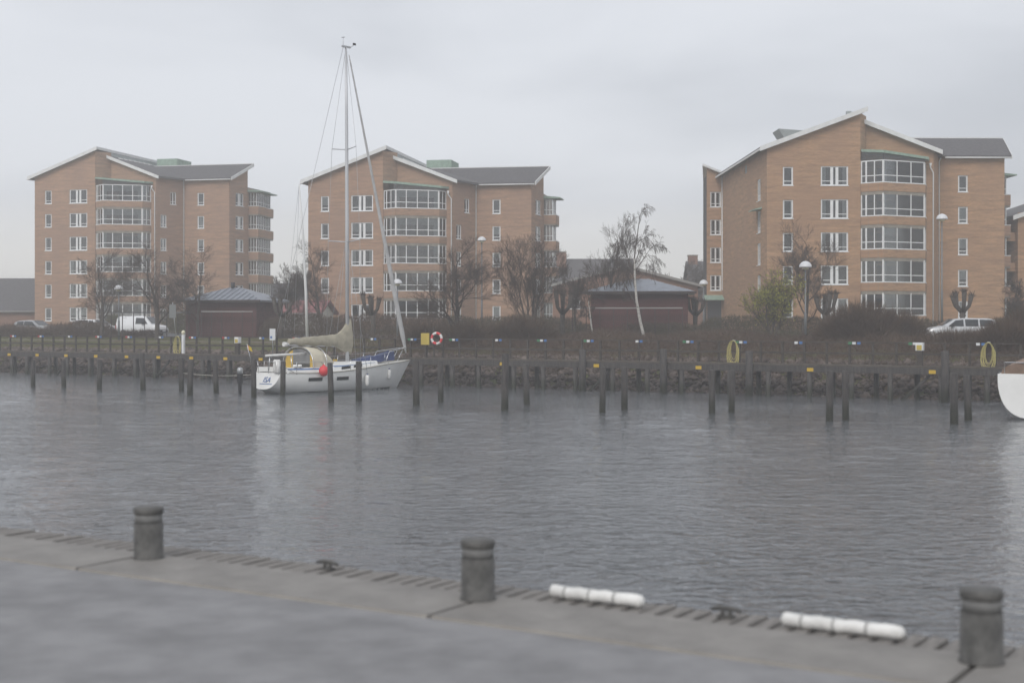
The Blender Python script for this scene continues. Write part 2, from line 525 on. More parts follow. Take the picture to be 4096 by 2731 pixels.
plk = [MB().hexa([(0.01, 0, -0.10), (0.158, 0, -0.10), (0.158, 0.52, -0.10), (0.01, 0.52, -0.10)], [(0.018, 0.0, e), (0.150, 0.0, e), (0.150, 0.515, e), (0.018, 0.515, e)]).mesh('plank') for e in (0.0, 0.006, 0.012)]
for k in range(-72, 62):
    link('plank', plk[rnd.randrange(3)], M['plank'], edge, (k*0.182 + rnd.uniform(-0.006, 0.006), rnd.uniform(-0.012, 0.012), 0.0), rnd.uniform(-0.012, 0.012))
M['dk'] = mat('edge_beam_timber', (0.05, 0.045, 0.04), 0.85, var=0.3)
MB().box(-13.2, 11.4, 0.02, 0.46, -0.40, -0.105).build('edge_beam', M['dk'], edge)

# ================================================================== APARTMENT BUILDINGS
A_, R_, B_, SD, WG, GB, KK, GU, BT = 7.95, 2.0, 6.86, 3.94, 5.9, 3.8, 1.69, 0.73, 1.02
PT = dict(A0=(0, 0), A1=(A_, 0), B0=(A_+BT, R_), B1=(A_+B_, R_), IN=(A_+B_+KK, R_+SD), W1=(A_+B_+KK+WG, R_+SD), G1=(A_+B_+KK+WG+GU, R_+SD+GB))
BAYP = [(7.98, 0.10), (9.58, -1.19), (13.70, 0.76), (14.20, 1.99)]
FL = 2.8
_cache = {}
def wall_face(mb, p0, p1, z0, zl, zr, holes, depth=0.17, thick=True):
    """brick face from p0 to p1 (outside on the right-hand side), openings cut out, reveals added. holes: (x0,x1,z0,z1)"""
    p0 = Vector((*p0, 0)); p1 = Vector((*p1, 0))
    L = (p1-p0).length; d = (p1-p0)/L; nin = Vector((-d.y, d.x, 0))
    zt = min(zl, zr)
    xs = sorted(set([0, L] + [h[0] for h in holes] + [h[1] for h in holes]))
    zs = sorted(set([z0, zt] + [h[2] for h in holes] + [h[3] for h in holes]))
    pt = lambda x, z, e=0.0: p0 + d*x + nin*e + Vector((0, 0, z))
    for xa, xb in zip(xs, xs[1:]):
        for za, zb in zip(zs, zs[1:]):
            cx_, cz_ = (xa+xb)/2, (za+zb)/2
            if any(h[0] < cx_ < h[1] and h[2] < cz_ < h[3] for h in holes):
                continue
            mb.quad(pt(xa, za), pt(xb, za), pt(xb, zb), pt(xa, zb))
    if abs(zl-zr) > 1e-4:
        if zl > zr: mb.poly([pt(0, zt), pt(L, zt), pt(0, zl)])
        else: mb.poly([pt(0, zt), pt(L, zt), pt(L, zr)])
    for (a, b, c, e) in holes:
        mb.quad(pt(a, c), pt(b, c), pt(b, c, depth), pt(a, c, depth))
        mb.quad(pt(a, e, depth), pt(b, e, depth), pt(b, e), pt(a, e))
        mb.quad(pt(a, c, depth), pt(a, e, depth), pt(a, e), pt(a, c))
        mb.quad(pt(b, c), pt(b, e), pt(b, e, depth), pt(b, c, depth))

def win_meshes(kind, w, h):
    key = (kind, round(w, 3), round(h, 3))
    if key in _cache: return _cache[key]
    f = MB(); t = 0.095; panes = []
    y0, y1 = 0.075, 0.155
    f.box(0, t, y0, y1, 0, h); f.box(w-t, w, y0, y1, 0, h)
    f.box(t, w-t, y0+.002, y1, 0, t); f.box(t, w-t, y0+.002, y1, h-t, h)
    f.box(-0.05, w+0.05, -0.05, y0-.003, -0.045, 0.006)            # sill
    cols = []
    if kind == 'double':
        a = w*0.375
        f.box(a-0.02, a+0.16, y0-.012, y1, t, h-t); f.box(w-a-0.16, w-a+0.02, y0-.012, y1, t, h-t)
        cols = [(t, a-0.02, True), (a+0.16, w-a-0.16, False), (w-a+0.02, w-t, True)]
    elif kind == 'pair':
        f.box(w/2-0.04, w/2+0.04, y0-.008, y1, t, h-t)
        cols = [(t, w/2-0.04, True), (w/2+0.04, w-t, True)]
    elif kind == 'small':
        cols = [(t, w-t, False)]
    else:
        cols = [(t, w-t, True)]
    zb = h*0.235
    for (xa, xb, tr) in cols:
        f.box(xa, xa+0.035, y0+.012, y1-.01, t, h-t); f.box(xb-0.035, xb, y0+.012, y1-.01, t, h-t)
        if tr:
            f.box(xa+.035, xb-.035, y0+.006, y1-.01, zb-0.03, zb+0.03)
            panes += [(xa+.03, xb-.03, t-.005, zb-.025), (xa+.03, xb-.03, zb+.025, h-t+.005)]
        else:
            panes += [(xa+.03, xb-.03, t-.005, h-t+.005)]
    pm_ = [MB().box(a, b, 0.118, 0.126, c, e).mesh('pane') for a, b, c, e in panes]
    _cache[key] = (f.mesh('window'), pm_)
    return _cache[key]

def put_window(root, p0, p1, x, z, kind, w, h, curtain=None):
    """x: left edge along the wall"""
    p0 = Vector((*p0, 0)); p1 = Vector((*p1, 0)); d = (p1-p0).normalized()
    fm, pms = win_meshes(kind, w, h)
    o = link('window', fm, M['white'], root, p0 + d*x + Vector((0, 0, z)), math.atan2(d.y, d.x))
    for m_ in pms:
        link('pane', m_, M['glass'], o)
    if curtain == 'blind':
        k = ('bl', round(w, 3), round(h, 3))
        if k not in _cache: _cache[k] = MB().box(0.08, w-0.08, 0.19, 0.20, h*0.42, h-0.04).mesh('blind')
        link('blind', _cache[k], M['blind'], o)
    elif curtain == 'full':
        k = ('bf', round(w, 3), round(h, 3))
        if k not in _cache: _cache[k] = MB().box(0.08, w-0.08, 0.19, 0.20, 0.05, h-0.04).mesh('blind')
        link('blind', _cache[k], M['blind'], o)
    elif curtain == 'sides':
        k = ('cu', round(w, 3), round(h, 3))
        if k not in _cache: _cache[k] = MB().box(0.08, 0.08+w*.16, 0.19, 0.21, 0.05, h-0.04).box(w-0.08-w*.16, w-0.08, 0.19, 0.21, 0.05, h-0.04).mesh('curtain')
        link('curtain', _cache[k], M['blind'], o)
    return o

def lerp2(a, b, f): return (a[0]+(b[0]-a[0])*f, a[1]+(b[1]-a[1])*f)
def bay_meshes(npan):
    key = ('bay', npan)
    if key in _cache: return _cache[key]
    H = 1.93
    poly = BAYP + [(13.2, 2.4), (9.5, 2.2), (8.3, 0.9)]
    ins = [(8.0, 0.13), (9.59, -1.15), (13.67, 0.79), (14.16, 1.99)]
    inner = [(8.2, 0.3), (9.62, -0.93), (13.5, 0.92), (13.9, 2.0)]
    par = MB()
    ring = BAYP + inner[::-1]
    par.prism(ring, -0.70, 0.0)
    slab = MB().prism(ins + [(13.2, 2.3), (9.5, 2.1), (8.3, 0.9)], -0.985, -0.704)
    fr = MB(); panes = []; blinds = []
    segs = [(BAYP[0], BAYP[1], [0.24, 0.60]), (BAYP[1], BAYP[2], [k/npan for k in range(1, npan)]), (BAYP[2], BAYP[3], [0.5])]
    for si, (a, b, ms) in enumerate(segs):
        a = Vector((*a, 0)); b = Vector((*b, 0)); d = (b-a).normalized(); nin = Vector((-d.y, d.x, 0)); L = (b-a).length
        o_ = nin*0.07
        def pb(x0, x1, z0, z1, th=0.05, off=0.0):
            A = a + d*x0 + nin*(0.045+off); B = a + d*x1 + nin*(0.045+off)
            C = B + nin*th; D = A + nin*th
            fr.hexa([A+Vector((0,0,z0)), B+Vector((0,0,z0)), C+Vector((0,0,z0)), D+Vector((0,0,z0))], [A+Vector((0,0,z1)), B+Vector((0,0,z1)), C+Vector((0,0,z1)), D+Vector((0,0,z1))])
        pb(-0.0, L, 0.0, 0.09, 0.09, -0.06)               # sill rail
        pb(0.06, L-0.06, H-0.09, H, 0.06)
        pb(0.06, L-0.06, 0.60, 0.67, 0.05, 0.003)         # transom
        ex = [0.0] + [m_*L for m_ in ms] + [L]
        for j, x in enumerate(ex):
            wdt = 0.045
            if j in (0, len(ex)-1): wdt = 0.13
            if si == 0 and j == 1: wdt = 0.07
            pb(max(0, x-wdt), min(L, x+wdt), 0.09, H-0.002, 0.075, -0.008)
        for x0, x1 in zip(ex, ex[1:]):
            for z0, z1 in ((0.08, 0.61), (0.66, H-0.08)):
                A = a + d*(x0+0.02) + nin*0.075; B = a + d*(x1-0.02) + nin*0.075; n8 = nin*0.008
                mb_ = MB().hexa([A+Vector((0,0,z0)), B+Vector((0,0,z0)), B+n8+Vector((0,0,z0)), A+n8+Vector((0,0,z0))], [A+Vector((0,0,z1)), B+Vector((0,0,z1)), B+n8+Vector((0,0,z1)), A+n8+Vector((0,0,z1))])
                panes.append(mb_.mesh('pane'))
        # scalloped blind for the front facet and side facet
        if si >= 1:
            bl = MB(); ns = max(6, int(L/0.16)); pts = []
            for k in range(ns*4+1):
                x = 0.12 + (L-0.24)*k/(ns*4)
                pts.append(a + d*x + nin*0.17 + Vector((0, 0, 1.12 + 0.045*abs(math.cos(math.pi*k/4)))))
            for p_, q_ in zip(pts, pts[1:]):
                t1_ = Vector((p_.x, p_.y, H-0.03)); t2_ = Vector((q_.x, q_.y, H-0.03))
                bl.quad(p_, q_, t2_, t1_)
            blinds.append(bl.mesh('blind'))
    cur = MB()
    a = Vector((*BAYP[1], 0)); b = Vector((*BAYP[2], 0)); d = (b-a).normalized(); nin = Vector((-d.y, d.x, 0)); L = (b-a).length
    for x0, x1 in ((0.10, 0.45), (L-0.55, L-0.12)):
        rw = []
        for z in (0.1, H-0.05):
            rw.append([a + d*(x0+(x1-x0)*k/10) + nin*(0.16+0.03*(k % 2)) + Vector((0, 0, z)) for k in range(11)])
        cur.grid(rw)
    _cache[key] = (par.mesh('glazed_bay'), slab.mesh('floor_slab'), fr.mesh('bay_frame'), panes, blinds, cur.mesh('curtain'))
    return _cache[key]

def balcony_meshes():
    if 'balc' in _cache: return _cache['balc']
    H = 1.75
    # local: x from wall outwards (u), y along v; footprint 1.35 x 2.6
    U, V = 1.45, 2.6
    par = MB()
    par.box(0, U, 0, 0.12, -0.95, 0); par.box(U-0.12, U, 0.12, V-0.12, -0.95, 0); par.box(0, U, V-0.12, V, -0.95, 0)
    slab = MB().box(0.02, U-0.03, 0.03, V-0.03, -1.12, -0.955)
    fr = MB(); panes = []
    G, y0, y1 = U-0.32, 0.22, V-0.22
    fr.box(0, U, -0.03, 0.10, 0.0, 0.07); fr.box(U-0.10, U+0.03, 0.10, V-0.09, 0.0, 0.07)
    fr.box(0.0, G, y0, y0+.05, H-0.07, H); fr.box(G-.05, G, y0+.05, y1, H-0.07, H)
    fr.box(0.0, G, y0+.005, y0+.045, 0.55, 0.60); fr.box(G-.045, G-.005, y0+.05, y1, 0.55, 0.60)
    gx = [0.03, G*.34, G*.68, G-.035]; gy = [y0+.03, y0+(y1-y0)*.33, y0+(y1-y0)*.66, y1-.03]
    for x in gx: fr.box(x-0.035, x+0.035, y0-.005, y0+.055, -0.9, H-.002)
    for y in gy[1:]: fr.box(G-.055, G+.005, y-0.03, y+0.03, -0.9, H-.002)
    for x0, x1 in zip(gx, gx[1:]):
        panes.append(MB().box(x0+.03, x1-.03, y0+.022, y0+.030, -0.8, H-0.06).mesh('pane'))
    for a_, b_2 in zip(gy, gy[1:]):
        panes.append(MB().box(G-.03, G-.022, a_+.03, b_2-.03, -0.8, H-0.06).mesh('pane'))
    _cache['balc'] = (par.mesh('balcony'), slab.mesh('floor_slab'), fr.mesh('balcony_frame'), panes)
    return _cache['balc']

def apartment(label, X0, Y0, psi, n, sill0, npan, seed, brick, left_side=False, right_side=True, stacks=2, green=True):
    """sill0: world height of the lowest row of window sills"""
    rg = random.Random(seed)
    gz0 = 2.2
    root = thing('apartment_building', label, 'building', (X0, Y0, gz0), -psi)
    S0 = sill0 - gz0
    He = S0 + FL*(n-1) + 3.2
    ZP = He + 2.95
    zA = lambda u: He + 2.95*u/A_
    nB = Vector((0.919, -0.394)); kB = 0.43
    zB = lambda u, v: He + kB*((PT['B1'][0]-u)*0.919 + (v-PT['B1'][1])*0.394)
    zC = lambda u, v: He + 0.45*(v - PT['IN'][1])
    wl = MB()
    W1_, H1_ = 0.88, 1.58
    W2_, H2_ = 2.34, 1.64
    rows_ = [S0 + FL*i for i in range(n)]
    # front of the gable block
    h1 = []
    for z in rows_:
        h1.append((1.79-W1_/2, 1.79+W1_/2, z, z+H1_)); h1.append((5.75-W2_/2, 5.75+W2_/2, z, z+H2_))
    wall_face(wl, PT['A0'], PT['A1'], 0, zA(0), zA(A_), h1)
    # slanting cheek and the recessed gable behind the glazed bays
    Lc = math.hypot(BT, R_)
    wall_face(wl, PT['A1'], PT['B0'], 0, zA(A_), zA(A_), [])
    hb = [(0.9, 4.3, z-0.2, z+1.7) for z in rows_]
    wall_face(wl, PT['B0'], PT['B1'], 0, zB(*PT['B0']), zB(*PT['B1']), hb, depth=0.3)
    Ls = math.hypot(KK, SD)
    h3 = []
    if right_side:
        for i, z in enumerate(rows_):
            x = 2.62 if i == n-1 else 1.15
            h3.append((x-0.47, x+0.47, z, z+1.50))
    wall_face(wl, PT['B1'], PT['IN'], 0, He, He, h3)
    xw = 0.37*WG
    h4 = [(xw-0.44, xw+0.44, z, z+1.50) for z in rows_]
    wall_face(wl, PT['IN'], PT['W1'], 0, He, He, h4)
    Lg = math.hypot(GU, GB)
    h5 = []
    if right_side:
        h5 = [(Lg*0.56-0.85, Lg*0.56+0.85, z, z+1.56) for z in rows_]
    wall_face(wl, PT['W1'], PT['G1'], 0, He, He+1.71, h5)
    # the sides and rear
    back = 23.0
    h6 = []
    if left_side:
        for i, z in enumerate(rows_[1:]):
            h6.append((back-4.5, back-2.9, z-1.0, z+0.9))
        h6.append((back-10.6, back-9.4, He-1.15, He-0.35))
    wall_face(wl, (0, back), PT['A0'], 0, He, He, h6)
    wall_face(wl, PT['G1'], (23.0, 17.0), 0, He-0.9, He-0.9, [])
    wall_face(wl, (PT['G1'][0], PT['G1'][1]), (9.0, PT['G1'][1]+0.001), He-0.9, He+1.71, He+1.71, [])
    wall_face(wl, (23.0, 17.0), (9.0, 17.0), 0, He-0.9, He-0.9, [])
    wall_face(wl, (A_+0.4, 8.0), (A_+0.4, back), 0, ZP, ZP, [])
    wall_face(wl, (A_+0.4, back), (0, back), 0, zA(A_), He, [])
    if left_side:
        wall_face(wl, (-1.6, back+0.0), (0, back+0.0), 0, He+0.75, He+0.1, [(0.35, 1.45, z, z+1.55) for z in rows_[1:]] + [(0.05, 1.5, 0.7, 3.6)])
        wall_face(wl, (-0.2, back+9), (-1.6, back+0.0), 0, He+0.75, He+0.75, [])
    wl.build('wall', brick, root)
    # dark boxes instead of rooms behind the openings; indoor shade is their colour
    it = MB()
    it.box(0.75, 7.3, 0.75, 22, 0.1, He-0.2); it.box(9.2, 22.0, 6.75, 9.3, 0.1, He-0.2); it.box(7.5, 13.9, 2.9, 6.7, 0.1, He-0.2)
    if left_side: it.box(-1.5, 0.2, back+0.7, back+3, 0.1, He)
    it.build('room_shade_core', M['room_shade_core'], root)
    # windows
    for i, z in enumerate(rows_):
        cv = rg.choice([None, None, 'sides', 'blind', None, 'full'] if i else [None, 'sides'])
        put_window(root, PT['A0'], PT['A1'], 1.79-W1_/2, z, 'single', W1_, H1_, rg.choice([None, None, 'blind', 'sides']))
        put_window(root, PT['A0'], PT['A1'], 5.75-W2_/2, z, 'double', W2_, H2_, rg.choice([None, 'sides', 'blind', 'sides']))
        if right_side:
            x = 2.62 if i == n-1 else 1.15
            put_window(root, PT['B1'], PT['IN'], x-0.47, z, 'pair', 0.94, 1.50)
            put_window(root, PT['W1'], PT['G1'], Lg*0.56-0.85, z, 'double', 1.70, 1.56, 'sides')
        put_window(root, PT['IN'], PT['W1'], xw-0.44, z, 'single', 0.88, 1.50, rg.choice([None, None, 'full', 'blind']) if not (right_side is False and i == n-2) else 'full')
    if left_side:
        for i, z in enumerate(rows_[1:]):
            put_window(root, (0, back), PT['A0'], back-4.5, z-1.0, 'pair', 1.6, 1.9)
            put_window(root, (-1.6, back), (0, back), 0.35, z, 'pair', 1.10, 1.55, 'sides')
        lv = MB()
        for k in range(9): lv.box(back-10.6, back-9.4, 0.04, 0.08, He-1.12+k*0.085, He-1.07+k*0.085)
        lv.build('ventilation_grille', M['clad'], root, (0, back, 0), math.atan2(-1, 0))
        dr = MB().box(0.05, 1.5, 0.1, 0.16, 0.72, 3.6).build('entrance_door', M['door'], root, (-1.6, back, 0), 0)
        MB().box(0.72, 0.78, 0.06, 0.1, 1.5, 1.9).build('door_handle', M['steel'], dr)
        MB().hexa([(-2.0, back-1.1, 3.62), (0.1, back-1.1, 3.62), (0.1, back, 3.85), (-2.0, back, 3.85)], [(-2.0, back-1.1, 3.72), (0.1, back-1.1, 3.72), (0.1, back, 4.15), (-2.0, back, 4.15)]).build('entrance_canopy', M['copper'], root)
        MB().hexa([(-0.02, 2.2, S0+FL*(n-2)+1.0), (-0.02, 4.8, S0+FL*(n-2)+1.0), (-0.7, 4.8, S0+FL*(n-2)+0.9), (-0.7, 2.2, S0+FL*(n-2)+0.9)], [(-0.02, 2.2, S0+FL*(n-2)+1.15), (-0.02, 4.8, S0+FL*(n-2)+1.15), (-0.7, 4.8, S0+FL*(n-2)+0.98), (-0.7, 2.2, S0+FL*(n-2)+0.98)]).build('window_canopy', M['copper'], root)
    # glazed bays, one per storey
    pm_, sl_, fm_, pn_, bl_, cu_ = bay_meshes(npan)
    for i, z in enumerate(rows_):
        o = link('glazed_bay', pm_, brick, root, (0, 0, z+0.16))
        link('floor_slab', sl_, M['slab'], o)
        link('bay_frame', fm_, M['white'], o)
        for m_ in pn_: link('pane', m_, M['glass'], o)
        if seed == 1 and i >= n-2 or (seed == 3 and i in (n-1,)) or rg.random() < 0.25:
            for m_ in bl_: link('blind', m_, M['blind'], o)
        if rg.random() < 0.7: link('curtain', cu_, M['blind'], o)
    zt = rows_[-1] + 0.16 + 1.93
    ct = lambda u, v: zt + 0.06 + 0.50*max(0.0, (14.4-u)/5.0) + 0.05*(v+1.4)
    cpoly = [(8.0, -0.10), (9.55, -1.42), (13.95, 0.62), (14.45, 1.99), (9.0, 1.99)]
    can = MB().prism(cpoly, lambda u, v: ct(u, v), lambda u, v: ct(u, v)+0.22)
    cn = can.build('copper_canopy', M['copper'], root)
    for a_, b_2 in zip(BAYP, BAYP[1:]):
        a_ = Vector((*a_, 0)); b_2 = Vector((*b_2, 0)); d_ = (b_2-a_).normalized(); ni = Vector((-d_.y, d_.x, 0))*0.07
        p1_, p2_ = a_+ni, b_2+ni
        MB().quad(p1_+Vector((0, 0, zt)), p2_+Vector((0, 0, zt)), p2_+Vector((0, 0, ct(p2_.x, p2_.y)+.01)), p1_+Vector((0, 0, ct(p1_.x, p1_.y)+.01))).build('top_light', M['glass'], cn)
    # balconies on the far end
    if stacks:
        pm_, sl_, fm_, pn_ = balcony_meshes()
        for k in range(stacks):
            u0, v0 = (22.98, 9.95) if k == 0 else (22.6, 13.1)
            for i, z in enumerate(rows_):
                o = link('balcony', pm_, brick, root, (u0, v0, z+0.1))
                link('floor_slab', sl_, M['slab'], o)
                link('balcony_frame', fm_, M['white'], o)
                for m_ in pn_: link('pane', m_, M['glass'], o)
            zz = rows_[-1] + 1.87
            MB().hexa([(u0-0.1, v0-0.25, zz), (u0+1.95, v0-0.25, zz), (u0+1.95, v0+2.7, zz), (u0-0.1, v0+2.7, zz)], [(u0-0.1, v0-0.25, zz+0.32), (u0+1.95, v0-0.25, zz+0.12), (u0+1.95, v0+2.7, zz+0.12), (u0-0.1, v0+2.7, zz+0.32)]).build('balcony_canopy', M['copper'], root)
    # roofs, each with its white verge boards
    pA = [(-0.65, -0.5), (A_+0.45, -0.5), (A_+0.45, back+0.5), (-0.65, back+0.5)]
    rf = MB().prism(pA, lambda u, v: zA(u)+0.02, lambda u, v: zA(u)+0.26).build('roof', M['roof'], root)
    vb = MB()
    a0, a1 = -0.70, A_+0.5
    vb.hexa([(a0, -0.56, zA(a0)-0.10), (a1, -0.56, zA(a1)-0.10), (a1, -0.503, zA(a1)-0.10), (a0, -0.503, zA(a0)-0.10)], [(a0, -0.56, zA(a0)+0.30), (a1, -0.56, zA(a1)+0.30), (a1, -0.503, zA(a1)+0.30), (a0, -0.503, zA(a0)+0.30)])
    vb.build('verge_board', M['fascia'], rf)
    MB().box(A_+0.453, A_+0.52, -0.50, back+0.4, zA(A_+.45)-0.02, zA(A_+.45)+0.30).build('verge_board', M['fascia'], rf)
    MB().box(-0.76, -0.66, -0.50, back+0.4, zA(-.65)-0.05, zA(-.65)+0.10).build('gutter', M['fascia'], rf)
    # cladding strip between the two roof levels, with snow steps on the lower roof
    MB().box(A_+0.453, A_+0.49, 2.3, back-0.2, He+0.5, ZP+0.12).build('cladding', M['clad'], root)
    pB = [(8.42, 1.45), (15.35, 1.45), (17.35, 6.1), (17.35, 12.0), (8.42, 12.0)]
    zBm = lambda u, v: max(He-0.6, zB(u, v))
    zh = zB(8.42, 1.45)
    lo_, hi_ = [], []
    for k in range(12):
        v = 1.45 + 10.5*k/11
        ue = 15.2 + (v-1.45)*0.429
        lo_.append([(8.42+(ue-8.42)*j/6, v, zh+(He-0.22-zh)*j/6+0.02) for j in range(7)])
        hi_.append([(8.42+(ue-8.42)*j/6, v, zh+(He-0.22-zh)*j/6+0.24) for j in range(7)])
    rbm = MB().grid(hi_).grid([r[::-1] for r in lo_]); rbm.grid([lo_[0], hi_[0]]); rbm.grid([[r[-1] for r in lo_], [r[-1] for r in hi_]])
    rb = rbm.build('roof', M['roof'], root)
    zB2 = lambda u, v: zh+(He-0.22-zh)*(u-8.42)/(15.2+(v-1.45)*0.429-8.42)
    vb = MB(); b0, b1 = 8.30, 15.42
    f0, f1 = zB(b0, 1.45), He-0.27
    vb.hexa([(b0, 1.39, f0-0.10), (b1, 1.39, f1-0.10), (b1, 1.447, f1-0.10), (b0, 1.447, f0-0.10)], [(b0, 1.39, f0+0.28), (b1, 1.39, f1+0.28), (b1, 1.447, f1+0.28), (b0, 1.447, f0+0.28)])
    vb.build('verge_board', M['fascia'], rb)
    for k in range(7):
        v = 3.2 + k*1.25
        u = 9.25
        MB().hexa([(u, v, zB2(u, v)+.25), (u+.25, v, zB2(u+.25, v)+.25), (u+.25, v+.7, zB2(u+.25, v+.7)+.25), (u, v+.7, zB2(u, v+.7)+.25)], [(u, v, zB2(u, v)+.36), (u+.25, v, zB2(u+.25, v)+.36), (u+.25, v+.7, zB2(u+.25, v+.7)+.36), (u, v+.7, zB2(u, v+.7)+.36)]).build('roof_step', M['fascia'], rb)
    rc = MB().prism([(9.0, 5.45), (22.85, 5.45), (23.75, 10.1), (9.0, 10.1)], lambda u, v: zC(u, v)+0.02, lambda u, v: zC(u, v)+0.25).build('roof', M['roof'], root)
    vb = MB()
    c0, c1 = (22.86, 5.45), (23.76, 10.1)
    vb.hexa([(c0[0], c0[1], zC(*c0)-.08), (c0[0]+.07, c0[1], zC(*c0)-.08), (c1[0]+.07, c1[1], zC(*c1)-.08), (c1[0], c1[1], zC(*c1)-.08)], [(c0[0], c0[1], zC(*c0)+.30), (c0[0]+.07, c0[1], zC(*c0)+.30), (c1[0]+.07, c1[1], zC(*c1)+.30), (c1[0], c1[1], zC(*c1)+.30)])
    vb.build('verge_board', M['fascia'], rc)
    MB().tube([(16.9, 5.38, zC(16, 5.4)+0.05), (22.8, 5.38, zC(16, 5.4)+0.05)], 0.07, 8).build('gutter', M['pipe'], rc)
    MB().box(9.0, 23.7, 10.1, 10.2, zC(0, 10.1)+0.0, zC(0, 10.1)+0.33).build('ridge_board', M['fascia'], rc)
    MB().box(9.0, 23.0, 9.8, 17.1, He-0.9, He-0.75).build('roof', M['roof'], root)
    # tile battens on the wing roof
    # lift head, vents
    if green:
        g = MB().box(9.6, 12.4, 12.5, 16.5, He-0.9, He+3.35).build('lift_head', M['copper'], root)
        for k in range(6):
            MB().box(12.403, 12.44, 12.7+k*0.65, 12.76+k*0.65, He-0.5, He+3.3).build('seam', M['copper'], g)
    vt = MB().box(3.6, 5.0, 11.0, 12.2, zA(3.6), zA(5)+0.75).build('roof_vent', M['clad'], root)
    MB().box(3.4, 5.2, 10.9, 12.3, zA(5)+0.752, zA(5)+0.83).build('vent_cap', M['fascia'], vt)
    MB().box(7.3, 7.7, 2.0, 2.4, zA(7.3)+.2, zA(7.7)+0.55).build('chimney', M['clad'], root)
    if left_side:
        MB().hexa([(3.2, 7.0, zA(3.2)), (5.6, 7.0, zA(5.6)), (5.6, 9.5, zA(5.6)), (3.2, 9.5, zA(3.2))], [(2.4, 6.8, zA(3.2)+1.35), (5.6, 6.8, zA(5.6)+0.22), (5.6, 9.7, zA(5.6)+0.22), (2.4, 9.7, zA(3.2)+1.35)]).build('dormer', M['clad'], root)
        MB().prism([(-2.1, back-0.5), (0.4, back-0.5), (0.4, back+9), (-0.6, back+9)], lambda u, v: He+0.1-u*0.4, lambda u, v: He+0.32-u*0.4).build('roof', M['fascia'], root)
        MB().tube([(-0.05, back-0.08, He), (-0.05, back-0.08, 4.7), (0.75, back-0.12, 4.0), (0.75, back-0.12, 0)], 0.065, 8).build('downpipe', M['pipe'], root)
    # downpipes
    b1 = BAYP[3]
    MB().tube([(14.42, 1.62, zt), (14.42, 1.62, zt-0.35), (14.72, 1.80, zt-0.8), (14.72, 1.86, 0)], [0.13, 0.06, 0.06, 0.06], 8).build('downpipe', M['pipe'], root)
    q = PT['IN']
    MB().tube([(q[0]+0.15, q[1]-0.45, He), (q[0]+0.02, q[1]-0.10, He-0.5), (q[0]+0.02, q[1]-0.10, 0)], 0.06, 8).build('downpipe', M['pipe'], root)
    return root

apartment('six-storey brick apartment block at the left, behind the parked white van', -57.2, 170.45, R(12.9), 6, 3.72, 4, 1, M['brick_pale'])
apartment('five-storey brick apartment block in the middle, behind the sailboat mast', -21.06, 146.97, R(9.8), 5, 3.80, 4, 2, M['brick_pale'], stacks=1)
apartment('five-storey brick apartment block at the right, largest of the three', 21.6, 120.49, R(-0.9), 5, 4.0, 3, 3, M['brick'], left_side=True, right_side=False, stacks=1, green=False)

# ================================================================== LOW BUILDINGS AROUND
def hip_shed(label, px, d, w, dep, z_eave, z_apex, rz, roofmat, wallmat, vent=True):
    c = P(px, d); g = ground_at(c) - 0.3
    root = thing('shed', label, 'shed', (c.x, c.y, g), rz)
    he = z_eave - g; ha = z_apex - g
    wl = MB()
    n = int(w/0.14)
    hw, hd = w/2, dep/2
    wl.box(-hw, hw, -hd, hd, 0, he-0.05)
    wl.build('wall', wallmat, root)
    bd = MB().box(0, 0.105, -0.025, -0.002, 0.1, he-0.1).mesh('board')
    for k in range(n):
        link('board', bd, wallmat, root, (-hw+0.02+k*(w-0.04)/n, -hd, 0))
    bd2 = MB().box(0, 0.105, -0.025, -0.002, 0.1, he-0.1).mesh('board')
    ov = 0.55
    rf = MB()
    a = [(-hw-ov, -hd-ov, he), (hw+ov, -hd-ov, he), (hw+ov, hd+ov, he), (-hw-ov, hd+ov, he)]
    rl = w*0.10
    r0, r1 = (-rl, 0, ha), (rl, 0, ha)
    rf.quad(a[0], a[1], r1, r0); rf.poly([a[1], a[2], r1]); rf.quad(a[2], a[3], r0, r1); rf.poly([a[3], a[0], r0])
    lo = [(x, y, z-0.14) for x, y, z in a]
    for k in range(4):
        j = (k+1) % 4
        rf.quad(lo[k], lo[j], a[j], a[k])
    rf.quad(*lo[::-1])
    ro = rf.build('roof', roofmat, root)
    # standing seams on the front slope
    for k in range(1, 14):
        f = k/14
        x = -hw-ov + (w+2*ov)*f
        fx = min(1.0, min(f, 1-f)/ (0.5-rl/(w+2*ov)))
        top = Vector((x, -hd-ov + (hd+ov)*fx, he + (ha-he)*fx))
        MB().bar(Vector((x, -hd-ov, he))+Vector((0, 0, 0.025)), top+Vector((0, 0, 0.025)), 0.035, 0.05).build('seam', roofmat, ro)
    if vent:
        MB().tube([(-rl*0.3, 0, ha-0.2), (-rl*0.3, 0, ha+0.45)], 0.17, 10).build('roof_vent', M['black'], ro)
    MB().box(-hw-ov-0.05, hw+ov+0.05, -hd-ov-0.06, -hd-ov-0.003, he-0.17, he+0.02).build('fascia', M['dkred'], ro)
    return root
M['red'] = mat('dark_red_boards', (0.085, 0.028, 0.026), 0.8, var=0.3, vscale=4)
M['dkred'] = mat('dark_brown_trim', (0.05, 0.035, 0.033), 0.8)
M['zinc'] = mat('zinc_roof', (0.21, 0.23, 0.27), 0.38, metal=0.25, var=0.15, vscale=2)
hip_shed('dark red shed with grey hipped metal roof beside the left apartment block', 940, 121, 6.4, 5.5, 5.45, 6.55, R(-14), M['zinc'], M['red'])
hip_shed('dark red shed with blue-grey hipped metal roof between the middle and right blocks', 2560, 106, 7.0, 6.0, 5.85, 6.85, R(-6), M['zinc'], M['red'], vent=False)

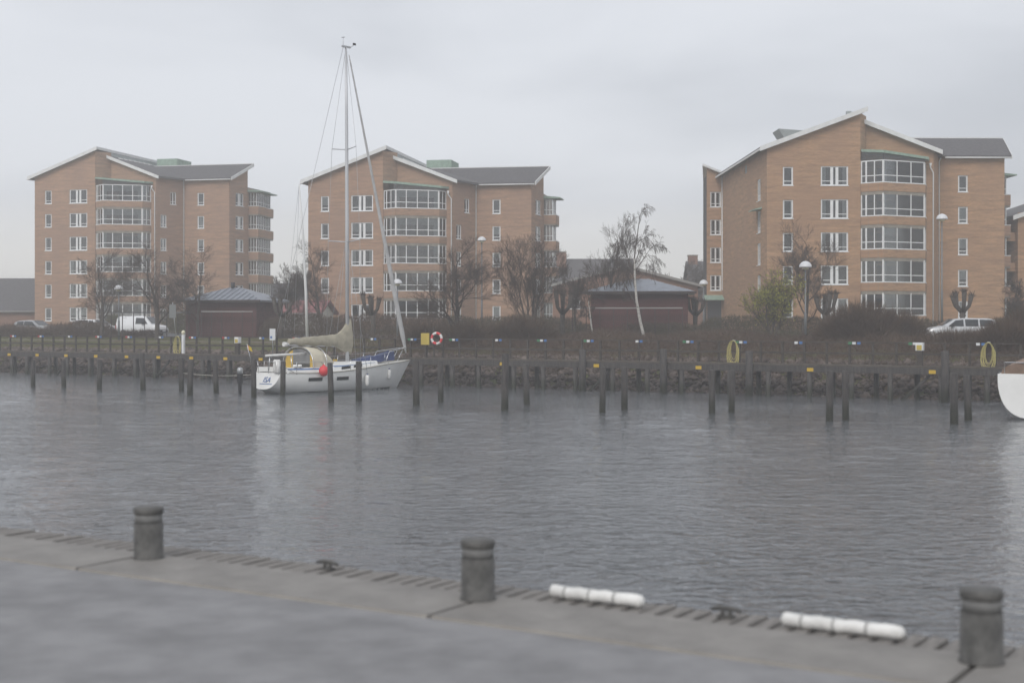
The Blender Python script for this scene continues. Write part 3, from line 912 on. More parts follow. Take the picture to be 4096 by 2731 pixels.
def house(label, pxl, pxr, d, z_eave, z_ridge, dep, rz, wallmat, roofmat, gable=True, chimney=None, windows=(), name='house'):
    a = P(pxl, d); b = P(pxr, d); c = (a+b)/2; w = (b-a).length
    g = ground_at(c) - 0.2
    root = thing(name, label, 'house', (c.x, c.y, g), rz)
    he, hr = z_eave-g, z_ridge-g
    hw = w/2
    wl = MB()
    hl = [(hw+x0, hw+x1, z0, z1) for (x0, x1, z0, z1) in windows]
    if gable:       # gable end faces us, ridge runs away
        wall_face(wl, (-hw, 0), (hw, 0), 0, he, he, hl)
        wl.poly([(-hw, 0, he), (hw, 0, he), (0, 0, hr)])
        wl.poly([(hw, dep, he), (-hw, dep, he), (0, dep, hr)])
        wl.quad((hw, 0, 0), (hw, dep, 0), (hw, dep, he), (hw, 0, he)); wl.quad((-hw, dep, 0), (-hw, 0, 0), (-hw, 0, he), (-hw, dep, he))
        wl.build('wall', wallmat, root)
        k = (hr-he)/hw; o = 0.5
        r = MB().hexa([(-hw-o, -o, he-k*o), (0, -o, hr), (0, dep+o, hr), (-hw-o, dep+o, he-k*o)], [(-hw-o, -o, he-k*o+.22), (0, -o, hr+.22), (0, dep+o, hr+.22), (-hw-o, dep+o, he-k*o+.22)])
        r.hexa([(0, -o, hr), (hw+o, -o, he-k*o), (hw+o, dep+o, he-k*o), (0, dep+o, hr)], [(0, -o, hr+.22), (hw+o, -o, he-k*o+.22), (hw+o, dep+o, he-k*o+.22), (0, dep+o, hr+.22)])
        ro = r.build('roof', roofmat, root)
        for sgn in (-1, 1):
            MB().hexa(*[[(x, y, z+dz) for (x, y, z) in ([(0, -o-.05, hr), (sgn*(hw+o), -o-.05, he-k*o), (sgn*(hw+o), -o-.003, he-k*o), (0, -o-.003, hr)] if sgn > 0 else [(sgn*(hw+o), -o-.05, he-k*o), (0, -o-.05, hr), (0, -o-.003, hr), (sgn*(hw+o), -o-.003, he-k*o)])] for dz in (-0.02, 0.25)]).build('verge_board', M['greywood'], ro)
    else:           # eave faces us
        wall_face(wl, (-hw, 0), (hw, 0), 0, he, he, hl)
        for x, flip in ((-hw, 1), (hw, 0)):
            p = [(x, 0, 0), (x, dep, 0), (x, dep, he), (x, dep/2, hr), (x, 0, he)]
            wl.poly(p[::-1] if flip else p)
        wl.quad((hw, dep, 0), (-hw, dep, 0), (-hw, dep, he), (hw, dep, he))
        wl.build('wall', wallmat, root)
        k = (hr-he)/(dep/2); o = 0.5
        r = MB().hexa([(-hw-o, -o, he-k*o), (hw+o, -o, he-k*o), (hw+o, dep/2, hr), (-hw-o, dep/2, hr)], [(-hw-o, -o, he-k*o+.2), (hw+o, -o, he-k*o+.2), (hw+o, dep/2, hr+.2), (-hw-o, dep/2, hr+.2)])
        r.hexa([(-hw-o, dep/2, hr), (hw+o, dep/2, hr), (hw+o, dep+o, he-k*o), (-hw-o, dep+o, he-k*o)], [(-hw-o, dep/2, hr+.2), (hw+o, dep/2, hr+.2), (hw+o, dep+o, he-k*o+.2), (-hw-o, dep+o, he-k*o+.2)])
        ro = r.build('roof', roofmat, root)
        MB().tube([(-hw-o, -o-.06, he-k*o+.1), (hw+o, -o-.06, he-k*o+.1)], 0.08, 8).build('gutter', M['greywood'], ro)
    for (x0, x1, z0, z1) in windows:
        put_window(root, (-hw, 0), (hw, 0), hw+x0, z0, 'pair' if x1-x0 > 1.0 else 'small', x1-x0, z1-z0)
    if windows:
        MB().box(-hw+.6, hw-.6, 0.8, dep-.5, 0.05, he-.1).build('room_shade_core', M['room_shade_core'], root)
    if chimney:
        x, y, h, cw_ = chimney
        ch = MB().box(x-cw_/2, x+cw_/2, y-cw_/2, y+cw_/2, hr-1.2, hr+h).build('chimney', M['brick_dark'], ro)
        MB().box(x-cw_/2-.06, x+cw_/2+.06, y-cw_/2-.06, y+cw_/2+.06, hr+h+.002, hr+h+.12).build('chimney_cap', M['slab'], ch)
    return root
M['greywood'] = mat('weathered_trim', (0.30, 0.29, 0.28), 0.8)
M['whitewall'] = mat('white_render', (0.62, 0.61, 0.58), 0.85, var=0.08)
M['redroof'] = mat('faded_red_roof', (0.26, 0.10, 0.10), 0.75, var=0.2)
house('low brick house with wide gable behind the right-hand red shed', 2210, 2790, 150, 7.4, 9.4, 16, R(-3), M['brick_dark'], M['roof'], gable=True, windows=((-5.9, -4.7, 2.3, 3.5), (3.6, 4.7, 3.0, 4.3), (5.2, 6.2, 3.0, 4.3)))
house('distant house with long dark roof and brick chimney, right of the middle block', 2236, 2540, 196, 7.6, 12.3, 9, R(4), M['brick_dark'], M['roof'], gable=False, chimney=(-4.6, 3.4, 1.0, 1.3))
house('distant brick house with chimney, half hidden by the right apartment block', 2775, 2900, 185, 8.0, 11.5, 9, R(0), M['brick_dark'], M['roof'], gable=False, chimney=(-1.6, 4.5, 0.9, 1.2))
house('low dark-roofed house at the left edge of the picture', -300, 330, 186, 5.2, 9.3, 12, R(0), M['brick_dark'], M['roof'], gable=False, windows=((-1.6, -.6, 0.8, 2.1),))
house('far low brick house with dark roof between the left and middle blocks', 1060, 1262, 190, 5.0, 8.7, 9, R(0), M['brick_dark'], M['roof'], gable=False)
house('white garage with faded red roof between the left and middle blocks', 1085, 1275, 140, 4.55, 5.6, 5, R(-10), M['whitewall'], M['redroof'], gable=False, name='garage')

# brick block cut by the right edge of the picture
def edge_block():
    root = thing('brick_block', 'brick apartment block with white bay windows cut by the right picture edge', 'building', (46.6, 131.0, 2.4), R(2))
    wl = MB(); hl = [(0.9, 2.6, 1.2+2.8*i, 2.9+2.8*i) for i in range(4)]
    wall_face(wl, (0, 0), (9, 0), 0, 10.9, 13.9, hl)
    wall_face(wl, (0, 14), (0, 0), 0, 10.9, 10.9, [])
    wl.build('wall', M['brick'], root)
    MB().box(0.7, 8, 0.7, 12, 0.1, 10.5).build('room_shade_core', M['room_shade_core'], root)
    for (a, b, c, e) in hl:
        put_window(root, (0, 0), (9, 0), a, c, 'pair', b-a, e-c, 'sides')
        MB().box(-1.35, -0.02, 0.6, 3.4, c-0.9, c-0.1).build('balcony', M['brick'], root)
    k = 3.0/9
    rf = MB().hexa([(-.6, -.5, 10.9-.6*k), (9, -.5, 13.9), (9, 14, 13.9), (-.6, 14, 10.9-.6*k)], [(-.6, -.5, 11.2-.6*k), (9, -.5, 14.2), (9, 14, 14.2), (-.6, 14, 11.2-.6*k)]).build('roof', M['roof'], root)
    MB().hexa([(-.65, -.56, 10.8-.65*k), (9, -.56, 13.8), (9, -.503, 13.8), (-.65, -.503, 10.8-.65*k)], [(-.65, -.56, 11.22-.65*k), (9, -.56, 14.22), (9, -.503, 14.22), (-.65, -.503, 11.22-.65*k)]).build('verge_board', M['fascia'], rf)
edge_block()

# ================================================================== PIER ON THE FAR SIDE
PS0, PS1, PZ = 66.0, 67.5, 1.60
TP0, TP1 = -92.0, -10.0
pier = thing('pier', 'long dark timber pier on piles along the far bank', 'pier', Q(TP0, PS0, 0), ROT1)
LP = TP1-TP0
rp_ = random.Random(11)
pk = [MB().box(0.02, 3.98, 0.006, 0.232, -0.055, e).mesh('plank') for e in (0.0, 0.006, 0.011)]
for k in range(int(LP/4)+1):
    for j in range(6):
        link('plank', pk[rp_.randrange(3)], M['timber'], pier, (k*4.0, 0.02+j*0.245, PZ))
MB().box(0, LP, 0.03, 0.20, PZ-0.36, PZ-0.06).build('edge_beam', M['pile'], pier)
MB().box(0, LP, 1.28, 1.44, PZ-0.36, PZ-0.06).build('edge_beam', M['pile'], pier)
post_m = MB().box(-0.05, 0.05, -0.05, 0.05, 0.003, 1.05).mesh('rail_post')
npost = int(LP/1.15)
for k in range(npost+1):
    link('rail_post', post_m, M['rail'], pier, (k*1.15, 1.38, PZ), rp_.uniform(-0.04, 0.04))
MB().box(0, LP, 1.31, 1.45, PZ+1.053, PZ+1.10).build('handrail', M['rail'], pier)
MB().box(0, LP, 1.315, 1.328, PZ+0.50, PZ+0.60).build('mid_rail', M['rail'], pier)
sup = MB().tube([(0, 0, -2.0), (0, 0, PZ-0.37)], 0.13, 10).mesh('pile')
for k in range(int(LP/2.1)+1):
    link('pile', sup, M['pile'], pier, (k*2.1+rp_.uniform(-.3, .3), 0.12, 0), rp_.uniform(0, 3))
    link('pile', sup, M['timber'], pier, (k*2.1+1.0+rp_.uniform(-.3, .3), 1.36, 0), rp_.uniform(0, 3))
brc = MB().bar((0, 0.3, -0.3), (1.6, 0.3, PZ-0.42), 0.09, 0.12).mesh('brace')
for k in (9, 17, 31, 44, 58):
    link('brace', brc, M['pile'], pier, (k*1.2+2, 0, 0))
M['plate_w'] = mat('white_number_plate', (0.72, 0.73, 0.74), 0.5)
M['plate_b'] = mat('blue_number_plate', (0.06, 0.17, 0.42), 0.5)
M['plate_r'] = mat('red_number_plate', (0.45, 0.05, 0.05), 0.5)
M['plate_g'] = mat('green_number_plate', (0.05, 0.22, 0.10), 0.5)
M['plate_y'] = mat('yellow_plate', (0.62, 0.40, 0.03), 0.5)
pl = MB().box(-0.085, 0.085, -0.02, 0, -0.06, 0.06)
plm = {c: MB().box(-0.085, 0.085, -0.02, 0, -0.06, 0.06).mesh('number_plate') for c in 'wbrg'}
pym = MB().box(-0.16, 0.16, -0.02, 0, -0.085, 0.085).mesh('number_plate')
for k in range(int(LP/2.95)):
    x = 1.4 + k*2.95
    red = x < 40
    for dx, c in ((-0.20, 'r' if red else 'g'), (0.0, 'w'), (0.24, 'b')):
        if c in 'rg' and k % 3 == 1: continue
        link('number_plate', plm[c], M['plate_'+c], pier, (x+dx, 1.305, PZ+1.04))
    link('number_plate', pym, M['plate_y'], pier, (x+1.2, 0.018, PZ-0.24)) if k % 2 == 0 or red else None

# ---- mooring piles in the water: (px, top y, base y) read off the photograph
PILES = [(132, 1440, 1546), (255, 1440, 1550), (397, 1438, 1557), (572, 1412, 1561), (726, 1430, 1563), (760, 1440, 1583), (865, 1438, 1572), (1015, 1435, 1590), (1131, 1445, 1582), (1325, 1450, 1608), (1435, 1445, 1602), (1665, 1440, 1621), (1763, 1440, 1607), (2019, 1414, 1640), (2107, 1455, 1618), (2409, 1466, 1650), (2498, 1466, 1639), (2848, 1478, 1651), (2926, 1480, 1648), (3318, 1482, 1684), (3383, 1482, 1678), (3817, 1490, 1695), (3874, 1500, 1680)]
prs = random.Random(21)
for k, (px, yt, yb) in enumerate(PILES):
    d = 3.7*F/(yb-1285)
    zt = CAM_Z - (yt-1285)*d/F
    c = P(px, d)
    r = 0.135*prs.uniform(0.92, 1.1)
    lx, ly = prs.uniform(-.05, .05), prs.uniform(-.05, .05)
    m_ = MB().tube([(0, 0, -2.1), (0, 0, 0), (lx*.5, ly*.5, zt*.5), (lx, ly, zt-0.04), (lx, ly, zt)], [r*1.06, r*1.04, r, r*.97, r*.86], 12)
    o = m_.build('mooring_pile', M['pile'], None, (c.x, c.y, 0), prs.uniform(0, 3))
    tag(o, f'dark tarred mooring pile standing in the water, {ORD[k]} from the left', 'mooring pile', 'mooring piles in the canal')
# taller piles that carry the pier
for k, (px, yt) in enumerate(((2330, 1398), (2654, 1396), (2997, 1403), (3781, 1404))):
    c = on_s(px, PS0-0.18); zt = CAM_Z - (yt-1285)*c.y/F
    o = MB().tube([(0, 0, -2.1), (0, 0, zt-.05), (0, 0, zt)], [0.2, 0.18, 0.15], 12).build('pier_pile', M['pile'], None, (c.x, c.y, 0))
    tag(o, f'thick dark pile rising above the pier deck, {ORD[k]} from the left', 'pile', 'tall piles against the pier')

# ---- rubble bank
rr = np.random.default_rng(8)
ico = np.array([(1,0,0),(-1,0,0),(0,1,0),(0,-1,0),(0,0,1),(0,0,-1)], float)
icf = np.array([(0,2,4),(2,1,4),(1,3,4),(3,0,4),(2,0,5),(1,2,5),(3,1,5),(0,3,5)])
NS = 15000
tS = rr.uniform(-96, -8, NS); sS = rr.uniform(67.0, 71.2, NS)
sz = rr.gamma(3.0, 0.035, NS) + 0.04
V = ico[None]*sz[:, None, None]*rr.uniform(0.6, 1.4, (NS, 6, 3))*np.array([1.2, 1.0, 0.7])
an = rr.uniform(0, 6.28, NS); ca, sa = np.cos(an)[:, None], np.sin(an)[:, None]
vx = V[..., 0]*ca - V[..., 1]*sa; vy = V[..., 0]*sa + V[..., 1]*ca
zS = np.array([gz(s_) for s_ in sS])
cxs = tS*E1.x + sS*E2.x; cys = tS*E1.y + sS*E2.y
VV = np.stack([vx+cxs[:, None], vy+cys[:, None], V[..., 2]+zS[:, None]+0.02], -1).reshape(-1, 3)
FF = (icf[None] + (np.arange(NS)*6)[:, None, None]).reshape(-1, 3)
M['rubble'] = mat('bank_rubble', (0.16, 0.125, 0.105), 0.85, col2=(0.055, 0.040, 0.034), vscale=1.6, vmin=0.40, vmax=0.62, detail=3)
tag(link('rubble', np_mesh('rubble', VV, FF), M['rubble']), 'stony rubble and leaf litter on the bank under the pier', 'rubble', kind='stuff')

# ================================================================== NEAR QUAY THINGS
M['iron'] = mat('bollard_iron', (0.085, 0.083, 0.078), 0.6, var=0.35, vscale=6, bump=0.3, bscale=25)
M['ironband'] = mat('bollard_band', (0.16, 0.16, 0.155), 0.6, var=0.2, vscale=6)
for k, lab in ((-1, 'blurred dark mooring bollard on the quay, farthest to the left'), (0, 'dark cylindrical mooring bollard with pale band, middle of the three'), (1, 'large dark mooring bollard on the quay at the lower right')):
    c = Q(BT0 + k*4.62 + (-0.14 if k == 0 else 0.0), 11.45, QZ+0.022)
    root = thing('mooring_bollard', lab, 'bollard', c, ROT1, 'mooring bollards on the near quay')
    MB().lathe([(0.178, 0.0), (0.178, 0.012), (0.165, 0.018), (0.163, 0.40)], 24).build('post', M['iron'], root)
    MB().lathe([(0.154, 0.40), (0.154, 0.50)], 24).build('band', M['ironband'], root)
    MB().lathe([(0.160, 0.50), (0.166, 0.508), (0.166, 0.560), (0.158, 0.574), (0.05, 0.580)], 24).build('cap', M['iron'], root)
for k, lab in ((-2, 'small dark mooring cleat on the quay edge near the left picture edge'), (-0.53, 'small dark mooring cleat on the quay edge left of the middle bollard'), (0.48, 'small dark mooring cleat on the planks between the two white fenders')):
    c = Q(BT0 + k*4.62, 11.98, QZ+0.012)
    root = thing('cleat', lab, 'cleat', c, ROT1, 'cleats on the near quay')
    MB().box(-0.07, 0.07, -0.05, 0.05, 0, 0.02).tube([(-0.04, 0, 0.0), (-0.035, 0, 0.07)], 0.02, 8).tube([(0.04, 0, 0.0), (0.035, 0, 0.07)], 0.02, 8).build('base', M['iron'], root)
    MB().tube([(-0.15, 0, 0.065), (-0.06, 0, 0.085), (0.06, 0, 0.085), (0.15, 0, 0.065)], [0.014, 0.024, 0.024, 0.014], 8).build('horn', M['iron'], root)
M['fender'] = mat('white_fender_cloth', (0.74, 0.735, 0.715), 0.75, var=0.12, vscale=4, bump=.3, bscale=14)
M['strap'] = mat('grey_fender_strap', (0.42, 0.42, 0.41), 0.8)
for px, d, L_, lab in ((2385, 13.62, 1.02, 'long white padded fender tied along the quay edge, left of two'), (3368, 12.28, 1.10, 'long white padded fender tied along the quay edge, right of two')):
    c = P(px, d, QZ+0.074)
    root = thing('fender', lab, 'fender', c, ROT1, 'white fenders on the near quay')
    n = 34; pts = []; rad = []
    for i in range(n+1):
        x = -L_/2 + L_*i/n
        f = abs(2*i/n-1)
        r = 0.060 + 0.002*math.sin(i*1.3)
        ph = (i % 6)
        if ph == 0 and 0 < i < n: r -= 0.004
        if f > 0.93: r *= math.sqrt(max(0.05, 1-((f-0.93)/0.075)**2))
        pts.append((x, 0, 0.004*math.sin(i*0.7))); rad.append(r)
    MB().tube(pts, rad, 18).build('cover', M['fender'], root)
    for i in (9, 18, 27):
        x = -L_/2 + L_*(i-3)/n
        MB().tube([(x-0.012, 0, 0), (x+0.012, 0, 0)], 0.0640, 18).build('strap', M['strap'], root)

# ================================================================== SAILBOAT
M['gel'] = mat('white_gelcoat', (0.82, 0.82, 0.80), 0.28, var=0.05, vscale=1.2, coat=0.3)
M['deck'] = mat('cream_deck', (0.66, 0.65, 0.61), 0.6, var=0.05)
M['boot'] = mat('grey_antifouling', (0.10, 0.105, 0.11), 0.7, var=0.2)
M['canvas'] = mat('beige_canvas', (0.36, 0.33, 0.255), 0.9, var=0.14, vscale=3, bump=0.5, bscale=7)
M['cream'] = mat('cream_canvas', (0.60, 0.55, 0.43), 0.9, var=0.08, vscale=3, bump=0.4, bscale=7)
M['yellow'] = mat('yellow_canvas', (0.60, 0.40, 0.07), 0.9, var=0.1)
M['bluec'] = mat('navy_canvas', (0.035, 0.055, 0.15), 0.9, var=0.2, bump=0.6, bscale=6)
M['bluep'] = mat('blue_stripe', (0.07, 0.19, 0.45), 0.4)
M['smoke'] = mat('dark_portlight', (0.025, 0.028, 0.03), 0.12)
M['alu'] = mat('anodised_mast', (0.56, 0.57, 0.59), 0.4, metal=0.3)
M['redbuoy'] = mat('red_buoy', (0.72, 0.05, 0.06), 0.45)
M['furl'] = mat('furled_sail_cloth', (0.50, 0.50, 0.50), 0.8, var=0.15, vscale=2)
M['rope'] = mat('pale_rope', (0.45, 0.43, 0.38), 0.9)
def hull_rows(L, hb, shz, keel, rake_bow=1.0, rev=0.42, n=22, m=11):
    """stations from stern (0) to bow (L); returns rows of points, port sheer -> keel -> starboard sheer"""
    rows = []
    for i in range(n+1):
        f = i/n
        b = hb(f); zs = shz(f); zk = keel(f)
        row = []
        for j in range(2*m+1):
            a = (j-m)/m                      # -1..1
            s_ = abs(a)
            y = b*math.sin(min(1, s_*1.02)*math.pi/2)**0.80
            z = zk + (zs-zk)*(1-math.cos(s_*math.pi/2)**0.9) if s_ < 1 else zs
            y = math.copysign(y, a) if s_ > 0 else 0
            hz = (z - 0.0)/1.4
            x = f*L
            x += rake_bow*hz*max(0, (f-0.55)/0.45)**1.6
            x += rev*(z/1.1)*max(0, 1-f/0.25)
            row.append((x, y, z))
        rows.append(row)
    return rows
def sailboat():
    stern = Vector((-12.82, 72.5, 0)); th = R(49.5)
    root = thing('sailboat', 'white sailboat with beige sail cover moored stern-out between piles', 'sailboat', stern, th)
    L = 9.75
    hb = lambda f: 1.62*(1-max(0, (f-0.42)/0.58)**2.1)*(1-0.36*max(0, (0.42-f)/0.42)**1.8) + 0.02
    sh = lambda f: 1.08 - 0.10*math.sin(math.pi*min(1, f/0.75)) + 0.40*f**1.9
    ke = lambda f: -0.32 + 0.55*max(0, 1-f/0.22)**1.5 + 0.30*max(0, (f-0.8)/0.2)**2
    rows = hull_rows(L, hb, sh, ke)
    hm = MB().grid(rows)
    hm.poly(rows[0][::-1])            # transom
    hull = hm.build('hull', M['gel'], root)
    dk = MB()
    drows = []
    for r in rows:
        p, q = Vector(r[0]), Vector(r[-1])
        drows.append([p + (q-p)*k/8 + Vector((0, 0, 0.05*math.sin(math.pi*k/8)-0.01)) for k in range(9)])
    dk.grid(drows)
    dk.build('deck', M['deck'], root)
    for sgn in (0, -1):
        MB().tube([Vector(r[sgn])+Vector((0, 0, 0.02)) for r in rows], 0.035, 6).build('toe_rail', M['rope'], hull)
    # dark boot-top line just above the water
    for side in (-1, 1):
        bt = []
        for lev in (-0.06, 0.07):
            ln = []
            for r in rows[2:21]:
                half = r[11:] if side > 0 else r[:12][::-1]
                for (a, b) in zip(half, half[1:]):
                    if a[2] <= lev <= b[2]:
                        g = (lev-a[2])/(b[2]-a[2]+1e-9)
                        ln.append(Vector(a)*(1-g) + Vector(b)*g + Vector((0, side*0.006, 0))); break
                else:
                    ln.append(Vector(half[0])+Vector((0, 0, lev-half[0][2])))
            bt.append(ln)
        MB().grid(bt).build('waterline_stripe', M['boot'], hull)
    # coach roof and cockpit coaming
    def trunk(x0, x1, w0, w1, z0, h0, h1, nm, mt, par=root, nseg=10):
        rws = []
        for i in range(nseg+1):
            f = i/nseg; x = x0+(x1-x0)*f; w = w0+(w1-w0)*f**1.4; h = h0+(h1-h0)*f; zb = sh(x/L)-0.03
            rws.append([(x, -w, zb), (x, -w*.93, zb+h*.8), (x, -w*.8, zb+h), (x, 0, zb+h*1.12), (x, w*.8, zb+h), (x, w*.93, zb+h*.8), (x, w, zb)])
        mb = MB().grid(rws); mb.poly(rws[0][::-1]); mb.poly(rws[-1])
        return mb.build(nm, mt, par)
    cab = trunk(3.7, 7.7, 1.14, 0.62, 0, 0.50, 0.24, 'cabin', M['gel'])
    for side in (-1, 1):
        co = MB(); rws = []
        for i in range(9):
            x = 0.75+i*0.40; zb = sh(x/L)-0.02
            rws.append([(x, side*1.22, zb), (x, side*1.16, zb+.30), (x, side*1.02, zb+.32), (x, side*0.98, zb)])
        co.grid(rws); co.poly(rws[0]); co.poly(rws[-1][::-1])
        c_ = co.build('cockpit_coaming', M['gel'], root)
        st = []
        for z in (0.21, 0.28):
            st.append([(0.8+i*0.38, side*(1.188-0.02*(z-.2)/.1), sh((0.8+i*.38)/L)+z-.03) for i in range(8)])
        MB().grid(st).build('stripe', M['bluep'], c_)
        st = []
        for z in (0.29, 0.35):
            ln = []
            for i in range(10):
                f = i/9; x = 3.75+3.7*f; w = 1.14+(0.62-1.14)*((x-3.7)/4)**1.4; h = .5+(.24-.5)*((x-3.7)/4)
                ln.append((x, side*(w*(1-.07*min(1, z/(h*.8)*1.0))+.012), sh(x/L)-.03+z*(h/.5)))
            st.append(ln)
        MB().grid(st).build('stripe', M['bluep'], cab)
        for xa, xb in ((4.6, 5.35), (5.6, 6.3)):
            q = []
            for z in (0.10, 0.24):
                ln = []
                for i in range(5):
                    x = xa+(xb-xa)*i/4; w = 1.14+(0.62-1.14)*((x-3.7)/4)**1.4
                    ln.append((x, side*(w*.975+.02), sh(x/L)-.03+z))
                q.append(ln)
            MB().grid(q).build('cabin_window', M['smoke'], cab)
        # hull portlights
        for xa in (1.95, 3.75):
            ring = []
            i0 = int(xa/L*22)
            mb = MB()
            pts = []
            for x in (xa, xa+0.85):
                f = x/L; fi = f*22; i = int(fi); g = fi-i
                for z in (0.62, 0.80):
                    def yz(r, z):
                        half = r[11:]
                        for a, b in zip(half, half[1:]):
                            if a[2] <= z <= b[2]:
                                k = (z-a[2])/(b[2]-a[2]); return a[1]+(b[1]-a[1])*k
                        return half[-1][1]
                    y = yz(rows[i], z)*(1-g)+yz(rows[i+1], z)*g
                    pts.append((x, side*(y+0.025), z-0.0))
            mb.quad(pts[0], pts[2], pts[3], pts[1])
            mb.build('portlight', M['smoke'], hull)
    # name on the transom
    cu = bpy.data.curves.new('name', 'FONT'); cu.body = 'ISA'; cu.size = 0.42; cu.align_x = 'CENTER'; cu.extrude = 0.004; cu.shear = 0.25
    tmp = bpy.data.objects.new('tmp_name', cu); COL.objects.link(tmp)
    bpy.context.view_layer.update()
    me = bpy.data.meshes.new_from_object(tmp.evaluated_get(bpy.context.evaluated_depsgraph_get()))
    bpy.data.objects.remove(tmp)
    me.name = 'boat_name'
    M['bluetext'] = mat('blue_lettering', (0.05, 0.13, 0.36), 0.5)
    # transom plane: through rows[0]; leaning forward with height
    a = Vector(rows[0][11]); top = (Vector(rows[0][0])+Vector(rows[0][-1]))/2
    up = (top-a).normalized(); right = Vector((0, -1, 0)); nrm = right.cross(up).normalized()
    for v in me.vertices:
        x, y, z = v.co
        v.co = a + up*(0.38+y) + right*(x+0.18) + nrm*(0.02+z)
    link('boat_name', me, M['bluetext'], hull)
    MB().quad(a+up*.28+right*(-.3)+nrm*.015, a+up*.28+right*.66+nrm*.015, a+up*.315+right*.66+nrm*.015, a+up*.315+right*(-.3)+nrm*.015).build('name_underline', M['bluetext'], hull)
    # mast, boom with sail cover, spreaders, rigging
    MX = 6.0; mz0 = sh(MX/L)+0.2; MT = 18.5
    mst = MB().tube([(MX, 0, mz0), (MX-.02, 0, 9), (MX-.06, 0, 15), (MX-.1, 0, MT)], [.10, .10, .085, .06], 10).build('mast', M['alu'], root)
    MB().box(MX-.38, MX+.22, -.05, .05, MT, MT+.09).tube([(MX-.3, 0, MT+.05), (MX-.3, 0, MT+.55)], .012, 5).tube([(MX+.2, 0, MT+.05), (MX+.55, 0, MT+.25)], .015, 5).tube([(MX-.42, 0, MT+.5), (MX-.18, 0, MT+.55)], .02, 5).build('masthead', M['metal'], mst)
    MB().box(MX+.42, MX+.62, -.02, .02, MT+.22, MT+.33).build('wind_vane', M['black'], mst)
    for z, w in ((8.0, 1.25), (13.0, 0.95)):
        for side in (-1, 1):
            MB().tube([(MX-.03, side*.1, z), (MX-.25, side*w, z+.08)], .03, 6).build('spreader', M['alu'], mst)
    wires = []
    for side in (-1, 1):
        wires.append([(MX-.3, side*1.35, sh(.55)), (MX-.25, side*1.25, 8.08), (MX-.25, side*.95, 13.08), (MX-.1, side*.05, MT-.2)])
        wires.append([(MX-.55, side*1.3, sh(.5)), (MX-.05, side*.1, 7.9)])
        wires.append([(MX+.2, side*1.3, sh(.58)), (MX-.03, side*.1, 7.9)])
    wires.append([(0.5, 0, 1.2), (MX-.3, 0, MT)])
    for w_ in wires:
        MB().tube(w_, .014, 4).build('stay', M['metal'], mst)
    # furled headsail on the forestay
    b0 = Vector((L+0.75, 0, sh(1)+0.42)); b1 = Vector((MX+.12, 0, MT-.35))
    pts = [b0 + (b1-b0)*f for f in (0, .02, .06, .2, .4, .6, .8, .97, 1)]
    MB().tube(pts, [.03, .08, .13, .125, .10, .075, .055, .04, .02], 9).build('furled_headsail', M['furl'], mst)
    bo = MB().tube([(MX-.1, 0, 2.38), (1.75, 0, 2.50)], .07, 8).build('boom', M['alu'], root)
    MB().tube([(1.74, 0, 2.5), (1.52, 0, 2.51)], [.11, .12], 10).build('boom_end', M['fender'], bo)
    sc_ = MB(); rws = []
    rc_ = random.Random(3)
    for i in range(27):
        f = i/26; x = MX+.22 - (MX+.22-1.85)*f
        ztop = 3.62 - 0.72*min(1, f/0.16)**1.1 if f < 0.16 else 2.9 + 0.02 - 0.14*((f-.16)/.84)
        ztop = 3.65 if f < 0.06 else ztop
        zt_ = 2.86 + 0.80*math.exp(-(f/0.13)**2) + 0.26*(1-f) - 0.06 + .015*math.sin(i*1.7)
        zb_ = 2.30 + 0.16*f - 0.42*math.exp(-(f/0.16)**2) + .03*math.sin(i*1.1)
        hwid = 0.20*(1-.35*f) + .03*math.sin(i*2.1)
        row = []
        for j in range(12):
            a_ = 2*math.pi*j/12
            cz = (zt_+zb_)/2; hh = (zt_-zb_)/2
            wy = hwid*math.sin(a_)*(1.15 if math.cos(a_) < 0 else .8) + rc_.uniform(-.012, .012)
            row.append((x, wy, cz+hh*math.cos(a_)))
        rws.append(row)
    sc_.grid(rws, close=True); sc_.poly(rws[0]); sc_.poly(rws[-1][::-1])
    sc_.build('sail_cover', M['canvas'], bo)
    # sprayhood: cream canvas over hoops, open aft with yellow inside and clear window
    def hood(x, w, h, n=14):
        zb = sh(x/L)+0.20
        return [(x, w*math.cos(math.pi*k/n) if True else 0, zb + h*math.sin(math.pi*k/n)**0.62) for k in range(n+1)]
    hd = MB().grid([hood(2.55, 1.15, 1.10), hood(2.9, 1.16, 1.15), hood(3.5, 1.10, 1.06), hood(4.0, 1.0, .80), hood(4.45, .85, .22)])
    hd_ = hd.build('sprayhood', M['cream'], root)
    hA = hood(2.57, 1.10, 1.04)
    zb = sh(2.57/L)+0.05
    for ks in (range(0, 5), range(11, 14)):
        yl = MB()
        for k in ks:
            yl.quad(hA[k], hA[k+1], (2.57, hA[k+1][1], zb+.1), (2.57, hA[k][1], zb+.1))
        yl.build('hood_flap', M['yellow'], hd_)
    cl = MB()
    for k in range(5, 11):
        cl.quad(hA[k], hA[k+1], (2.57, hA[k+1][1], zb+.42), (2.57, hA[k][1], zb+.42))
    M['clear'] = mat('clear_vinyl', (0.20, 0.20, 0.20), 0.2)
    cl.build('hood_window', M['clear'], hd_)
    for x in (2.5, 3.45):
        MB().tube(hood(x, 1.2, 1.15), .022, 6, cap=False).build('hood_hoop', M['steel'], hd_)
    # side window of the hood facing us
    sw = []
    for x, f0, f1 in ((2.75, 10.6, 13), (3.35, 10.8, 13)):
        hh = hood(x, 1.19, 1.08)
        sw.append([hh[12], hh[11]])
    # deck gear
    MB().tube([(0.05, -.35, 1.95), (2.5, -.55, 2.02)], .06, 8).build('deck_pole', M['fender'], root)
    MB().tube([(0.3, -.3, sh(0)+0.1), (0.3, -.36, 1.93)], .025, 6).tube([(1.6, -.6, sh(.2)+.1), (1.6, -.48, 1.98)], .025, 6).build('pole_support', M['steel'], root)
    lr = MB()
